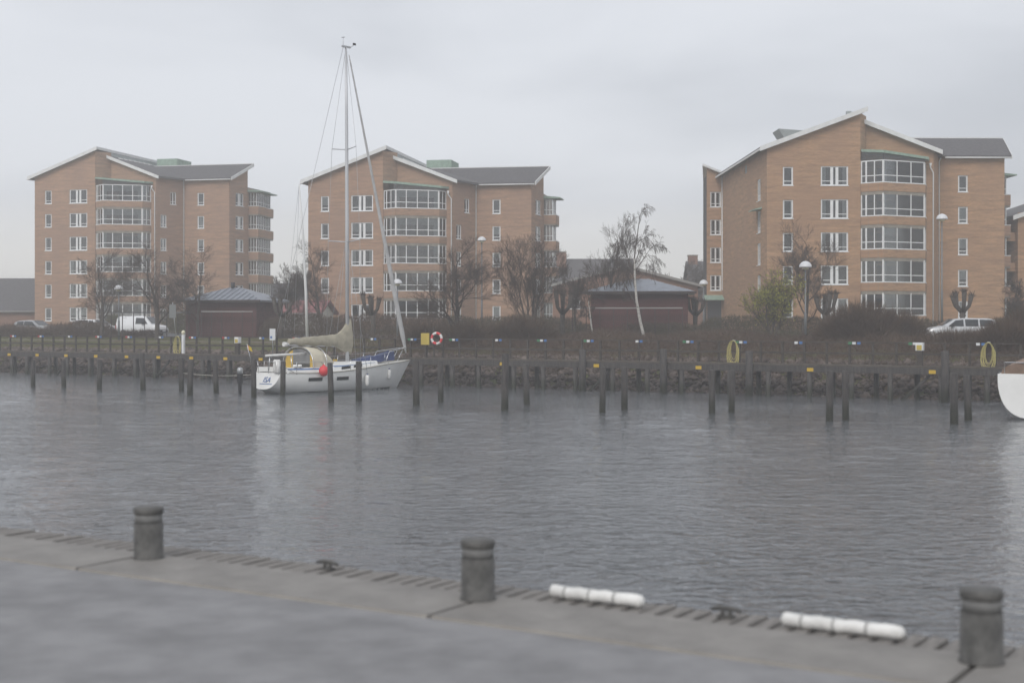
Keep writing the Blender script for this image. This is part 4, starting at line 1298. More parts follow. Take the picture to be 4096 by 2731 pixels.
    for yy in (0.0, 0.24):
        lr.tube([(0.32, -1.02+yy, 1.08), (0.32, -1.02+yy, 1.13), (0.32, -1.02+yy, 1.68), (0.32, -1.02+yy, 1.76)], [.07, .115, .115, .07], 12)
    lr.build('stern_cushion', M['fender'], root)
    MB().box(0.44, 0.47, -0.92, -0.88, 1.08, 1.78).build('cushion_strap', M['black'], root)
    for side in (-1, 1):
        MB().tube([(0.25, side*1.0, 1.05), (0.2, side*1.02, 1.62), (0.15, side*.4, 1.64), (0.2, side*.38, 1.05)], .016, 6).tube([(1.3, side*1.32, 1.0), (0.2, side*1.02, 1.62)], .014, 6).build('pushpit', M['steel'], root)
        for x in (1.3, 3.0, 4.8, 6.5, 8.0):
            y = hb(x/L)*.95
            MB().tube([(x, side*y, sh(x/L)), (x, side*y, sh(x/L)+.6)], .014, 5).build('stanchion', M['steel'], root)
        MB().tube([(x, side*hb(x/L)*.95, sh(x/L)+.58) for x in (1.3, 3.0, 4.8, 6.5, 8.0, 9.3)], .008, 4).build('guard_wire', M['metal'], root)
    pp = MB()
    bz = sh(1)
    pp.tube([(8.3, -.55, bz-.1), (8.7, -.5, bz+.55), (10.3, -.18, bz+.72), (10.45, 0, bz+.72), (10.3, .18, bz+.72), (8.7, .5, bz+.55), (8.3, .55, bz-.1)], .02, 6)
    pp.tube([(9.6, -.2, bz), (10.1, -.2, bz+.70)], .018, 6).tube([(9.6, .2, bz), (10.1, .2, bz+.70)], .018, 6)
    pp.build('pulpit', M['steel'], root)
    fd = MB(); rws = []
    rc2 = random.Random(9)
    for i in range(15):
        f = i/14; x = 6.6+2.9*f; w = .55*(1-.55*f)*(0.35+.65*math.sin(math.pi*min(1, .15+f)**.8)) ; h = .25+.42*f**1.6
        if f > .92: h *= .8
        zb = sh(x/L)+0.06+(.10 if f < .4 else 0)
        rws.append([(x, w*math.cos(math.pi*k/10), zb+h*math.sin(math.pi*k/10)+rc2.uniform(0, .05)) for k in range(11)])
    fd.grid(rws); fd.poly(rws[-1]); fd.poly(rws[0][::-1])
    fd.build('bagged_sail', M['bluec'], root)
    win = MB()
    for k in range(2):
        win.tube([(1.35+.32*k, -1.1, sh(.15)+.3), (1.35+.32*k, -1.1, sh(.15)+.46)], [.13, .10], 12)
    win.build('winch', M['gel'], root)
    # flag, outboard, fenders, buoy
    fs = MB().tube([(0.15, .72, 1.05), (-0.25, .78, 2.55)], .015, 6).build('flagstaff', M['steel'], root)
    M['flag1'] = mat('yellow_flag', (0.70, 0.50, 0.04), 0.8)
    MB().grid([[(-.22, .78, 2.5), (-.13, .70, 2.42), (-.06, .66, 2.36)], [(-.15, .775, 2.22), (-.06, .69, 2.18), (0.02, .65, 2.13)]]).build('flag', M['flag1'], fs)
    MB().quad((-.225, .79, 2.5), (-.19, .745, 2.46), (-.12, .745, 2.2), (-.155, .785, 2.22)).build('flag_stripe', M['redbuoy'], fs)
    om = MB().lathe([(.05, 0), (.15, .04), (.16, .25), (.10, .34), (.03, .36)], 12, (-0.55, .95, 1.0)).build('outboard_motor', M['metal'], root)
    MB().box(-.66, -.46, .84, 1.06, .55, 1.0).box(-.62, -.50, .89, 1.01, -.5, .55).build('outboard_leg', M['black'], om)
    MB().bar((-.5, .95, .72), (.15, .8, .80), .25, .07).build('outboard_bracket', M['black'], om)
    def fender_(x, zt, l, nm='hull_fender'):
        y = -(hb(x/L)+.13)
        f = MB().lathe([(.03, 0), (.10, .06), (.11, .2), (.11, l-.2), (.10, l-.06), (.03, l)], 12, (x, y, zt-l)).build(nm, M['fender'], root)
        MB().tube([(x, y, zt-.02), (x, y+.10, sh(x/L)+.3)], .01, 4).build('fender_line', M['black'], f)
        MB().lathe([(.04, 0), (.06, .03), (.04, .08)], 8, (x, y, zt-.03)).build('fender_end', M['bluec'], f)
    fender_(5.95, .86, .62); fender_(8.25, 1.08, .55)
    rb = MB().lathe([(.05, 0), (.17, .06), (.25, .22), (.25, .34), (.18, .48), (.06, .56), (.04, .62)], 16, (2.75, -1.72, .86)).build('red_ball_fender', M['redbuoy'], root)
    MB().tube([(2.75, -1.72, 1.46), (2.75, -1.50, 1.6)], .012, 4).build('fender_line', M['black'], rb)
    # mooring lines
    return root
sb = sailboat()
def rope(label, a, b, sag, r=0.016):
    a = Vector(a); b = Vector(b)
    pts = [a + (b-a)*f + Vector((0, 0, -sag*4*f*(1-f))) for f in [i/10 for i in range(11)]]
    o = MB().tube(pts, r, 5).build('mooring_rope', M['rope'])
    tag(o, label, 'rope')
def pile_pos(k, z):
    px, yt, yb = PILES[k]; d = 3.7*F/(yb-1285); c = P(px, d); return (c.x, c.y, z)
rope('slack mooring rope from the sailboat stern to a pile at its left', (-12.9, 73.2, 1.0), pile_pos(4, 0.95), 0.12)
rope('mooring rope between the sailboat stern and the pile beside it', (-12.0, 72.9, 1.0), pile_pos(8, 0.75), 0.10)

def moored_boat():
    # bow of a white boat cut by the right edge of the picture
    root = thing('motorboat', 'white rounded boat hull with brown cover, cut by the right picture edge', 'boat', Vector((19.42, 53.0, 0)), R(57.8))
    L = 6.8
    hb = lambda f: 1.5*(1-max(0, (f-.5)/.5)**2.4)*(1-.12*max(0, (.3-f)/.3)**2)+.02
    sh = lambda f: 1.72+.3*f**2
    ke = lambda f: -.3+.3*max(0, (f-.7)/.3)**2 + .35*max(0, 1-f/.15)**1.5
    rows = hull_rows(L, hb, sh, ke, rev=0.15)
    hm = MB().grid(rows); hm.poly(rows[0][::-1]); h = hm.build('hull', M['gel'], root)
    dk = MB().grid([[Vector(r[0])+(Vector(r[-1])-Vector(r[0]))*k/4 for k in range(5)] for r in rows]); dk.build('deck', M['deck'], root)
    for sg in (0, -1): MB().tube([Vector(r[sg])+Vector((0, 0, .02)) for r in rows], .04, 6).build('rubbing_strake', M['black'], h)
    M['brownc'] = mat('brown_cover', (0.22, 0.15, 0.11), .9, var=.2, bump=.5, bscale=5)
    cv = []
    for i in range(9):
        x = .35+i*.5; w = 1.25*(1-.03*i); zb = sh(x/L)-.02; hh = .45+.25*math.sin(math.pi*i/8)
        cv.append([(x, w*math.cos(math.pi*k/10), zb+hh*math.sin(math.pi*k/10)**.7) for k in range(11)])
    mb = MB().grid(cv); mb.poly(cv[0][::-1]); mb.poly(cv[-1]); mb.build('cover', M['brownc'], root)
    MB().tube([(.3, -1.1, 1.7), (.3, -1.1, 2.15), (.3, 1.1, 2.15), (.3, 1.1, 1.7)], .02, 6).build('stern_rail', M['steel'], root)
moored_boat()

# ================================================================== THINGS ON THE PIER
M['hose'] = mat('yellow_hose', (0.50, 0.44, 0.17), 0.6, var=0.1)
def hose_coil(px, label):
    c = on_s(px, PS0+1.20, PZ+1.12)
    rg = random.Random(px)
    root = thing('hose', label, 'hose', c, ROT1, 'yellow hoses on the pier rail')
    mb = MB()
    for k in range(6):
        h = .50 + .04*k + rg.uniform(-.03, .03); w = .16+.035*k
        dy = -.02*k
        pts = [(w*math.sin(a)+rg.uniform(-.012, .012), dy, -h+h*math.cos(a)) for a in [2*math.pi*i/22 for i in range(23)]]
        mb.tube(pts, .016, 5, cap=False)
    mb.tube([(-.30, -.05, -.45), (-.36, -.06, -.8), (-.22, -.1, -1.08), (.1, -.2, -1.10)], .016, 5)
    mb.build('coil', M['hose'], root)
    MB().box(-.06, .06, -.02, .08, -.03, .04).build('hook', M['metal'], root)
hose_coil(712, 'yellow water hose coiled over the pier rail left of the sailboat')
hose_coil(2935, 'bright yellow hose coil hanging on the pier rail right of centre')
hose_coil(3955, 'yellow hose coil on the pier rail near the right picture edge')
M['globe'] = mat('opal_globe', (0.72, 0.68, 0.50), 0.35)
def service_post(px, s, h, label):
    c = on_s(px, s); c.z = PZ if s < 67.5 else ground_at(c)
    root = thing('service_post', label, 'service post', c, ROT1)
    MB().box(-.09, .09, -.07, .07, 0, h-.25).build('post', M['white'], root)
    MB().lathe([(.05, 0), (.11, .05), (.13, .14), (.10, .24), (.03, .28)], 12, (0, 0, h-.25)).build('globe', M['globe'], root)
service_post(733, 66.9, 1.48, 'white pier service post with round globe lamp, left of the sailboat')
def plate_sign(px, s, z, w, h, m_, label, pole=True, cat='sign', name='sign', extra=None):
    c = on_s(px, s); g = PZ if s < 67.5 else ground_at(c)
    root = thing(name, label, cat, (c.x, c.y, g), 0)
    if pole: MB().tube([(0, .03, -0.1 if s > 67.5 else 0), (0, .03, z-g+h/2)], .03, 8).build('pole', M['metal'], root)
    p = MB().box(-w/2, w/2, -.02, 0, z-g-h/2, z-g+h/2).build('plate', m_, root)
    if extra: extra(root, p, z-g)
    return root
def sign_mark(root, p, z): MB().box(-.14, -.02, -.026, -.021, z-.24, z-.10).build('mark', M['plate_b'], p)
plate_sign(1090, 66.9, PZ+1.28, .36, .72, M['plate_w'], 'white rectangular notice board standing on the pier behind the sailboat stern', extra=sign_mark)
M['ybox'] = mat('yellow_box', (0.55, 0.42, 0.08), 0.5)
def power_box(px, label):
    c = on_s(px, 67.0); c.z = PZ
    root = thing('power_pedestal', label, 'power pedestal', c, ROT1, 'power pedestals on the pier')
    MB().box(-.13, .13, -.10, .10, 0, .72).build('post', M['rail'], root)
    b_o = MB().box(-.17, .17, -.13, .13, .722, 1.10).build('head', M['white'], root)
    MB().box(-.12, .12, -.145, -.132, .75, .98).build('cover', M['ybox'], b_o)
power_box(951, 'yellow and white power pedestal on the pier left of the sailboat')
power_box(3680, 'yellow and white power pedestal on the pier at the right')
def life_ring(px, label):
    c = on_s(px, 66.9); c.z = PZ
    root = thing('life_ring_station', label, 'life ring', c, ROT1+R(15))
    MB().box(-.05, .05, 0, .08, 0, 1.75).box(-.55, -.47, 0, .08, 0, 1.6).build('post', M['rail'], root)
    MB().box(-.75, -.25, -.10, -.003, .75, 1.42).build('box', M['ybox'], root)
    for k in range(8):
        a0, a1 = 2*math.pi*k/8, 2*math.pi*(k+1)/8
        pts = [(.22+.30*math.cos(a0+(a1-a0)*i/4), -.12, 1.12+.30*math.sin(a0+(a1-a0)*i/4)) for i in range(5)]
        MB().tube(pts, .075, 8, cap=False).build('ring_segment', M['redbuoy'] if k % 2 else M['fender'], root)
life_ring(1735, 'red and white life ring with yellow box on the pier ahead of the sailboat')

# ================================================================== LAMPS, SIGNS, POLES ON LAND
M['lampw'] = mat('pale_lamp_dome', (0.66, 0.67, 0.69), 0.35)
M['lampg'] = mat('lamp_column', (0.17, 0.18, 0.19), 0.45, metal=0.3)
def lamp(px, d, ytop, label, r=.36, arm=False):
    c = P(px, d); g = ground_at(c); H = CAM_Z + (1285-ytop)*d/F - g
    root = thing('street_lamp', label, 'street lamp', (c.x, c.y, g), 0, 'street lamps')
    MB().tube([(0, 0, 0), (0, 0, H*.35), (0, 0, H*.36), (0, 0, H-.2)], [.085, .08, .055, .045], 10).build('column', M['lampg'], root)
    pr = [(r, 0.0), (r*.99, .05), (r*.9, r*.42), (r*.68, r*.72), (r*.35, r*.92), (.03, r*.98)]
    MB().lathe(pr, 20, (0, 0, H-r*.98)).build('dome', M['lampw'], root)
    MB().lathe([(.05, 0), (r*.5, .02), (r*.5, .12), (.06, .14)], 12, (0, 0, H-r*.98-.15)).build('lantern', M['globe'], root)
lamp(475, 112, 1140, 'dome-topped street lamp in front of the left apartment block')
lamp(1590, 104, 1116, 'dome street lamp seen beside the furled headsail')
lamp(1927, 116, 946, 'tall dome street lamp in front of the middle apartment block')
lamp(2815, 124, 1119, 'dome street lamp at the left corner of the right apartment block', r=.4)
lamp(3222, 93, 1044, 'large dome street lamp beside the green budding tree', r=.42)
lamp(3768, 104, 855, 'very tall dome street lamp in front of the right block wing', r=.42)
# pedestrian crossing sign
c = P(2585, 113); g = ground_at(c)
root = thing('road_sign', 'blue square pedestrian crossing sign with white triangle near the birch', 'sign', (c.x, c.y, g), R(-18))
MB().tube([(0, .04, 0), (0, .04, 3.97)], .035, 8).build('pole', M['metal'], root)
p_ = MB().box(-.3, .3, -.02, 0, 3.2, 3.95).build('plate', M['plate_b'], root)
MB().poly([(-.23, -.027, 3.33), (.23, -.027, 3.33), (0, -.027, 3.84)]).build('triangle', M['plate_w'], p_)
MB().poly([(-.05, -.032, 3.37), (.02, -.032, 3.37), (.06, -.032, 3.55), (.02, -.032, 3.68), (-.04, -.032, 3.58)]).build('walker', M['black'], p_)
c = P(700, 106); g = ground_at(c)
root = thing('road_sign', 'grey back of a rectangular road sign on a leaning pole near the van', 'sign', (c.x, c.y, g), R(12))
MB().tube([(0.1, 0, 0), (-.18, 0, 2.9)], .03, 8).build('pole', M['metal'], root)
M['signback'] = mat('sign_back', (0.20, 0.21, 0.21), 0.6)
MB().box(-.42, .06, -.04, -.01, 1.75, 2.75).build('plate', M['signback'], root)
# flagpole behind the sailboat
c = P(1229, 101); g = ground_at(c)
root = thing('flagpole', 'slender white pole leaning slightly left behind the sail cover', 'flagpole', (c.x, c.y, g))
MB().tube([(0, 0, 0), (-.10, 0, 3.5), (-.30, 0, 7.5), (-.58, 0, 11.2)], [.11, .10, .08, .05], 10).build('pole', M['pipe'], root)
MB().tube([(-.58, 0, 11.15), (-.2, .2, 11.4), (.1, .3, 11.45)], .02, 5).tube([(-.6, -.05, 11.0), (-1.6, -.2, 1.0)], .012, 4).tube([(-.6, .05, 10.9), (-.95, .2, .6)], .012, 4).build('halyard', M['metal'], root)
# handrails in front of the sheds
def railing(pxa, pxb, d, ytop, m_, label, n=7):
    a = P(pxa, d); b = P(pxb, d); ga = ground_at(a); gb = ground_at(b)
    zt = CAM_Z + (1285-ytop)*d/F
    root = thing('railing', label, 'railing', (a.x, a.y, 0))
    L = (b-a).length
    MB().bar((0, 0, zt), (L, 0, zt), .06, .09).build('rail', m_, root)
    for k in range(n+1):
        MB().box(L*k/n-.03, L*k/n+.03, -.03, .03, ga-.1, zt-.046).build('post', M['dkred'], root)
railing(445, 800, 119, 1250, M['lampg'], 'grey handrail along the left block behind the van', 8)
railing(805, 1010, 114.5, 1246, M['greywood'], 'pale handrail in front of the left red shed', 5)
railing(2290, 2730, 100, 1232, M['greywood'], 'pale handrail in front of the right-hand red shed', 8)

# ================================================================== VEHICLES
M['tyre'] = mat('tyre_rubber', (0.018, 0.018, 0.018), 0.85)
M['rim'] = mat('wheel_rim', (0.40, 0.41, 0.42), 0.35, metal=0.7)
M['carglass'] = mat('car_glass', (0.03, 0.034, 0.038), 0.06)
M['headl'] = mat('headlight_lens', (0.55, 0.57, 0.60), 0.12)
M['taill'] = mat('tail_light', (0.35, 0.02, 0.02), 0.2)
def vehicle(name, label, cat, pos, rz, L, W, H, top, belt, paint, wheels, side_glass, wind, rear, plate=True):
    """top: list of (x, z) silhouette from tail (x=0) to nose (x=L); belt: height of the window line"""
    root = thing(name, label, cat, pos, rz)
    def ztop(x):
        for (a, za), (b, zb) in zip(top, top[1:]):
            if x <= b: return za + (zb-za)*(x-a)/(b-a)
        return top[-1][1]
    hw = W/2
    xs = sorted(set([p[0] for p in top] + [L*i/20 for i in range(21)]))
    def sect(x):
        z = ztop(x)
        e = min(x, L-x)
        q = 1 - 0.10*max(0, 1-e/0.5)**2
        w = hw*q
        zb = 0.24 + 0.06*max(0, 1-e/0.6)
        bl = min(belt, z-0.06)
        hf = max(0.0, z-bl)
        tw = w*(1-0.26*min(1, hf/0.62)) if z > belt+.05 else w*0.86
        pts = [(w*.90, zb), (w*.985, zb+.16), (w, zb+.34), (w*.985, bl-.02), (w*.96, bl), (tw*1.0+(0), z-.07), (tw*.86, z-.015), (tw*.4, z)]
        return [(x, y, zz) for y, zz in pts] + [(x, -y, zz) for y, zz in pts[::-1]]
    rows = [sect(x) for x in xs]
    b = MB().grid(rows); b.poly(rows[0][::-1]); b.poly(rows[-1]); b.grid([[r[-1] for r in rows], [r[0] for r in rows]], smooth=False)
    body = b.build('body', paint, root)
    def side_pt(x, z, sg):
        z_ = ztop(x); w = hw*(1 - 0.10*max(0, 1-min(x, L-x)/0.5)**2)
        tw = w*(1-0.26*min(1, max(0, z_-belt)/0.62))
        f = (z-belt)/max(.05, (z_-.07-belt)); f = min(1.0, max(0, f))
        return (x, sg*(w*.96+(tw-w*.96)*f+.012), z)
    for sg in (-1, 1):
        for poly in side_glass:
            pp = [side_pt(x, z, sg) for x, z in poly]
            MB().poly(pp if sg < 0 else pp[::-1]).build('side_window', M['carglass'], body)
        MB().box(L*.64-.08, L*.64+.10, sg*(hw+.10)-.10, sg*(hw+.10)+.08, belt+.0, belt+.16).build('wing_mirror', M['black'], root)
        MB().box(L-.42, L-.06, sg*hw*.78-.14, sg*hw*.78+.12, .60, .76).build('headlight', M['headl'], root)
        MB().box(-.01, .08, sg*hw*.84-.08, sg*hw*.84+.04, .65, 1.0).build('tail_light', M['taill'], root)
    for nm, (xa, za, xb, zb2) in (('windscreen', wind), ('rear_window', rear)):
        if xa is None: continue
        ya = hw*.80; yb = hw*.66
        d = Vector((xb-xa, 0, zb2-za)).normalized(); n = Vector((-d.z, 0, d.x)); n = n if n.z > 0 else -n
        o = n*.02
        MB().quad(Vector((xa, -ya, za))+o, Vector((xa, ya, za))+o, Vector((xb, yb, zb2))+o, Vector((xb, -yb, zb2))+o).build(nm, M['carglass'], body)
    for x in wheels:
        for sg in (-1, 1):
            wo = MB().tube([(x, sg*(hw-.19), .31), (x, sg*(hw-.17), .31), (x, sg*(hw-.01), .31), (x, sg*(hw+.005), .31)], [.27, .31, .31, .27], 20).build('wheel', M['tyre'], root)
            MB().tube([(x, sg*(hw-.05), .31), (x, sg*(hw+.012), .31)], .19, 16).build('rim', M['rim'], wo)
    MB().box(L-.05, L+.02, -hw*.72, hw*.72, .32, .56).build('grille', M['black'], root)
    if plate:
        MB().box(L+.022, L+.035, -.26, .26, .42, .53).build('number_plate', M['plate_w'], root)
    return root
M['paint_w'] = mat('white_car_paint', (0.76, 0.77, 0.78), 0.25, coat=0.6)
M['paint_g'] = mat('grey_car_paint', (0.34, 0.35, 0.36), 0.3, coat=0.6, metal=0.3)
M['paint_s'] = mat('silver_car_paint', (0.55, 0.56, 0.57), 0.3, coat=0.6, metal=0.3)
HATCH = [(0, .75), (.08, .95), (.30, 1.30), (.7, 1.42), (1.6, 1.47), (2.35, 1.42), (3.2, .98), (3.9, .86), (4.1, .68), (4.18, .5)]
HG = [[(.55, .95), (1.35, .95), (1.35, 1.36), (.62, 1.32)], [(1.45, .95), (2.85, .95), (2.35, 1.33), (1.45, 1.37)]]
def hatch(label, px, s, rz, paint):
    c = on_s(px, s); c.z = ground_at(c) + .012
    vehicle('parked_car', label, 'car', c, rz, 4.18, 1.76, 1.47, HATCH, .93, paint, (.78, 3.35), HG, (3.15, 1.0, 2.42, 1.41), (.10, .98, .38, 1.34))
WAG = [(0, .75), (.06, 1.0), (.25, 1.38), (.6, 1.47), (2.0, 1.49), (2.75, 1.42), (3.55, .99), (4.3, .86), (4.5, .68), (4.55, .5)]
WGS = [[(.35, .97), (1.2, .97), (1.2, 1.39), (.45, 1.36)], [(1.3, .97), (2.1, .97), (2.1, 1.40), (1.3, 1.40)], [(2.2, .97), (3.15, .97), (2.68, 1.34), (2.2, 1.39)]]
def wagon(label, px, s, rz, paint):
    c = on_s(px, s); c.z = ground_at(c) + .012
    vehicle('parked_car', label, 'car', c, rz, 4.55, 1.80, 1.5, WAG, .95, paint, (.85, 3.7), WGS, (3.5, 1.02, 2.82, 1.41), (.05, 1.02, .27, 1.37))
hatch('grey hatchback parked at the far left beside the dark house', 72, 88.0, R(-24), M['paint_g'])
wagon('white car with only its roof showing above the bare hedge', 312, 91.5, R(-30), M['paint_w'])
c = on_s(482, 90.0); c.z = ground_at(c) + .012
VAN = [(0, .8), (.03, 1.45), (.12, 1.74), (.4, 1.82), (2.4, 1.84), (2.95, 1.76), (3.65, 1.10), (4.2, .98), (4.36, .78), (4.42, .5)]
vehicle('van', 'white delivery van parked in front of the left apartment block', 'van', c, R(-17), 4.42, 1.80, 1.84, VAN, 1.08, M['paint_w'], (.85, 3.55), [[(2.05, 1.10), (3.30, 1.10), (2.85, 1.62), (2.05, 1.66)]], (3.62, 1.14, 3.0, 1.74), (None,)*4)
wagon('silver estate car behind bare bushes in front of the right block', 3985, 92.0, R(176), M['paint_s'])

# ================================================================== VEGETATION
def seg_mesh(name, segs, sides):
    """segs: array rows (p0(3), p1(3), r0, r1) -> open tapered tubes"""
    S = np.asarray(segs, dtype=np.float64)
    p0, p1, r0, r1 = S[:, 0:3], S[:, 3:6], S[:, 6], S[:, 7]
    d = p1-p0; ln = np.linalg.norm(d, axis=1, keepdims=True); d = d/np.maximum(ln, 1e-9)
    ref = np.where(np.abs(d[:, 2:3]) < .9, np.array([[0, 0, 1.]]), np.array([[1., 0, 0]]))
    x = np.cross(d, ref); x /= np.maximum(np.linalg.norm(x, axis=1, keepdims=True), 1e-9)
    y = np.cross(d, x)
    ang = 2*np.pi*np.arange(sides)/sides
    ring = x[:, None, :]*np.cos(ang)[None, :, None] + y[:, None, :]*np.sin(ang)[None, :, None]
    v = np.concatenate([p0[:, None]+ring*r0[:, None, None], p1[:, None]+ring*r1[:, None, None]], 1).reshape(-1, 3)
    n = len(S); base = (np.arange(n)*2*sides)[:, None]
    j = np.arange(sides); j2 = (j+1) % sides
    f1 = np.stack([base+j, base+j2, base+sides+j2], -1).reshape(-1, 3)
    f2 = np.stack([base+j, base+sides+j2, base+sides+j], -1).reshape(-1, 3)
    me = np_mesh(name, v, np.concatenate([f1, f2]))
    me.polygons.foreach_set('use_smooth', np.ones(len(me.polygons), dtype=bool))
    return me
def grow(rg, H, r0, trunk_f=0.25, levels=5, spread=0.75, droop=0.0, nstem=1, ratio=0.72, lean=0.0, up=0.25, kids=(3, 5), minr=.0055):
    T, Bn = [], []
    def branch(p, d, L, r, lev):
        nseg = 4 if lev < 3 else 3
        pts = [p.copy()]; dd = d.copy()
        for i in range(nseg):
            wob = (0.06, 0.14)[lev] if lev < 2 else 0.24
            dd = (dd + Vector((rg.gauss(0, wob), rg.gauss(0, wob), rg.gauss(0, wob*.7) + up*.22 - droop*(lev/levels)*.5))).normalized()
            p = p + dd*(L/nseg); pts.append(p.copy())
        rr_ = [max(minr, r*(1-.55*i/nseg)) for i in range(nseg+1)]
        for i in range(nseg):
            (T if lev == 0 else Bn).append((*pts[i], *pts[i+1], rr_[i], rr_[i+1]))
        if lev >= levels: return
        k = rg.randint(*kids) + (2 if lev == 0 else 0)
        for i in range(k):
            f = (trunk_f if lev == 0 else .25) + (1-(trunk_f if lev == 0 else .25))*((i+rg.random())/k)
            fi = min(nseg-1, int(f*nseg)); g = f*nseg-fi
            q = pts[fi].lerp(pts[fi+1], g); ax = (pts[fi+1]-pts[fi]).normalized()
            side = ax.orthogonal().normalized(); side.rotate(Matrix.Rotation(rg.uniform(0, 6.283), 3, ax))
            a = spread*rg.uniform(.65, 1.2)
            nd = (ax*math.cos(a) + side*math.sin(a)).normalized()
            branch(q, nd, L*ratio*rg.uniform(.65, 1.05)*(1-.30*f if lev == 0 else 1), r*(1-.55*f)*.56, lev+1)
        # leader goes on
        branch(pts[-1], dd, L*ratio*.8, rr_[-1], lev+1)
    for s_ in range(nstem):
        a = rg.uniform(0, 6.28); ln = lean if nstem == 1 else rg.uniform(.12, .32)
        d = Vector((math.cos(a)*ln, math.sin(a)*ln, 1)).normalized()
        branch(Vector((0, 0, -.1)), d, H*(.46 if levels >= 5 else .5), r0*(1 if nstem == 1 else .75), 0)
    return T, Bn
def fitH(T, Bn, H, W=None):
    A = np.array(T+Bn); z = np.r_[A[:, 2], A[:, 5]].max()
    k = H/z
    xx = np.r_[A[:, 0], A[:, 3], A[:, 1], A[:, 4]]
    kx = k if W is None else (W/2)/np.percentile(np.abs(xx), 98)
    kx = min(max(kx, k*.6), k*1.6)
    def f(S):
        S = np.array(S); S[:, [2, 5]] *= k; S[:, [0, 1, 3, 4]] *= kx; return S
    return f(T), f(Bn)
M['bark'] = mat('wet_bark', (0.075, 0.062, 0.052), 0.9, var=.3, vscale=6)
M['twig'] = mat('bare_twigs', (0.085, 0.065, 0.055), 0.9, var=.25, vscale=1.5)
M['birch'] = mat('birch_bark', (0.50, 0.48, 0.45), 0.8, col2=(0.08, 0.07, 0.065), vscale=5, stretch=(1, 1, 4), vmin=.36, vmax=.46)
def bare_tree(label, px, d, ytop, wpx, seed, name='bare_tree', r0=.15, bark='bark', **kw):
    rg = random.Random(seed)
    c = P(px, d); g = ground_at(c); H = CAM_Z + (1285-ytop)*d/F - g
    T, Bn = grow(rg, H, r0, **kw)
    T, Bn = fitH(T, Bn, H, wpx*d/F)
    root = thing(name, label, 'tree', (c.x, c.y, g), 0, 'bare trees on the far bank')
    link('trunk', seg_mesh('trunk', T, 8), M[bark], root)
    link('crown', seg_mesh('crown', Bn, 3), M['twig'], root)
    return root, T, Bn
bare_tree('bare rounded tree standing in front of the left block, left of the van', 405, 114, 975, 290, 31, r0=.17, levels=5, spread=.72)
bare_tree('stout bare tree with forked trunk directly in front of the white van', 628, 110, 950, 300, 32, r0=.22, levels=5, spread=.75)
bare_tree('thin bare tree before the left block, beside the red shed', 795, 117, 975, 260, 33, r0=.13, levels=5, spread=.68)
bare_tree('bare tree at the left corner of the middle apartment block', 1290, 116, 955, 260, 34, r0=.15, levels=5, spread=.70)
bare_tree('small bare tree in the gap between the left and middle blocks', 1168, 128, 1050, 150, 35, r0=.09, levels=5, spread=.65, minr=.009)
bare_tree('dark bare tree in front of the middle block near the life ring', 1812, 90, 930, 330, 36, r0=.20, levels=5, spread=.66, up=.5)
bare_tree('many-stemmed bare tree at the right end of the middle block', 2115, 93, 915, 270, 37, r0=.12, levels=5, spread=.45, nstem=4, up=.7, kids=(2, 4))
bare_tree('bare spreading tree left of the birch, before the low brick house', 2448, 104, 850, 240, 38, r0=.17, levels=5, spread=.62)
bare_tree('leafless tree in front of the right block, behind the large dome lamp', 3215, 98, 855, 270, 40, r0=.15, levels=5, spread=.62, up=.5)
bare_tree('far bare tree left of the distant chimney beside the right block', 2655, 180, 1055, 150, 41, r0=.18, levels=5, spread=.7, minr=.014)
bare_tree('far bare tree touching the distant house chimney, beside the right block', 2752, 176, 1030, 170, 42, r0=.18, levels=5, spread=.7, minr=.014)
bare_tree('slim bare sapling standing right of the small birch', 2300, 100, 1040, 120, 43, r0=.07, levels=5, spread=.5)
bare_tree('bare tree at the right picture edge in front of the edge block', 4075, 95, 1110, 150, 44, r0=.09, levels=5, spread=.6)
# birches: pale leaning trunks with hanging twigs
def birch(label, px, d, ytop, wpx, seed, r0, lean):
    root, T, Bn = bare_tree(label, px, d, ytop, wpx, seed, name='birch_tree', r0=r0, bark='birch', levels=5, spread=.55, droop=.55, up=.12, trunk_f=.35, ratio=.60)
    tp = T[np.argmax(T[:, 5])]; TX, TY, TH = tp[3], tp[4], tp[5]
    for o in root.children:                       # lean the whole tree
        me = o.data; n = len(me.vertices); co = np.empty(n*3, np.float32); me.vertices.foreach_get('co', co); co = co.reshape(-1, 3)
        h = co[:, 2]; co[:, 0] += lean*h*np.exp(-h/9.0) - TX*h/TH; co[:, 1] -= TY*h/TH
        me.vertices.foreach_set('co', co.ravel()); me.update()
birch('slender white birch with drooping twigs between the middle and right blocks', 2580, 97, 815, 250, 52, .12, -.24)
birch('small thin white birch in front of the right-hand red shed', 2372, 99, 1060, 110, 53, .07, -.15)

# budding green tree
M['leaf'] = mat('spring_leaf', (0.30, 0.30, 0.04), 0.7, col2=(0.20, 0.20, 0.035), vscale=3)
root, T, Bn = bare_tree('small tree with fresh yellow-green leaves in front of the right block', 3085, 88, 1075, 210, 61, name='budding_tree', r0=.10, levels=4, spread=.5, nstem=3, up=.6, kids=(3, 5))
rg_ = np.random.default_rng(6)
ends = Bn[Bn[:, 6] < .03][:, 3:6]
NL = 4300
lp = ends[rg_.integers(0, len(ends), NL)] + rg_.normal(0, .10, (NL, 3))
a1 = rg_.normal(0, 1, (NL, 3)); a1 /= np.linalg.norm(a1, axis=1, keepdims=True)
a2 = np.cross(a1, rg_.normal(0, 1, (NL, 3))); a2 /= np.linalg.norm(a2, axis=1, keepdims=True)
ls = rg_.uniform(.045, .09, (NL, 1))
lv = np.stack([lp, lp+a1*ls+a2*ls*.5, lp+a1*ls*1.9, lp+a1*ls-a2*ls*.5], 1).reshape(-1, 3)
b4 = (np.arange(NL)*4)[:, None]
lf = np.concatenate([b4+np.array([[0, 1, 2]]), b4+np.array([[0, 2, 3]])])
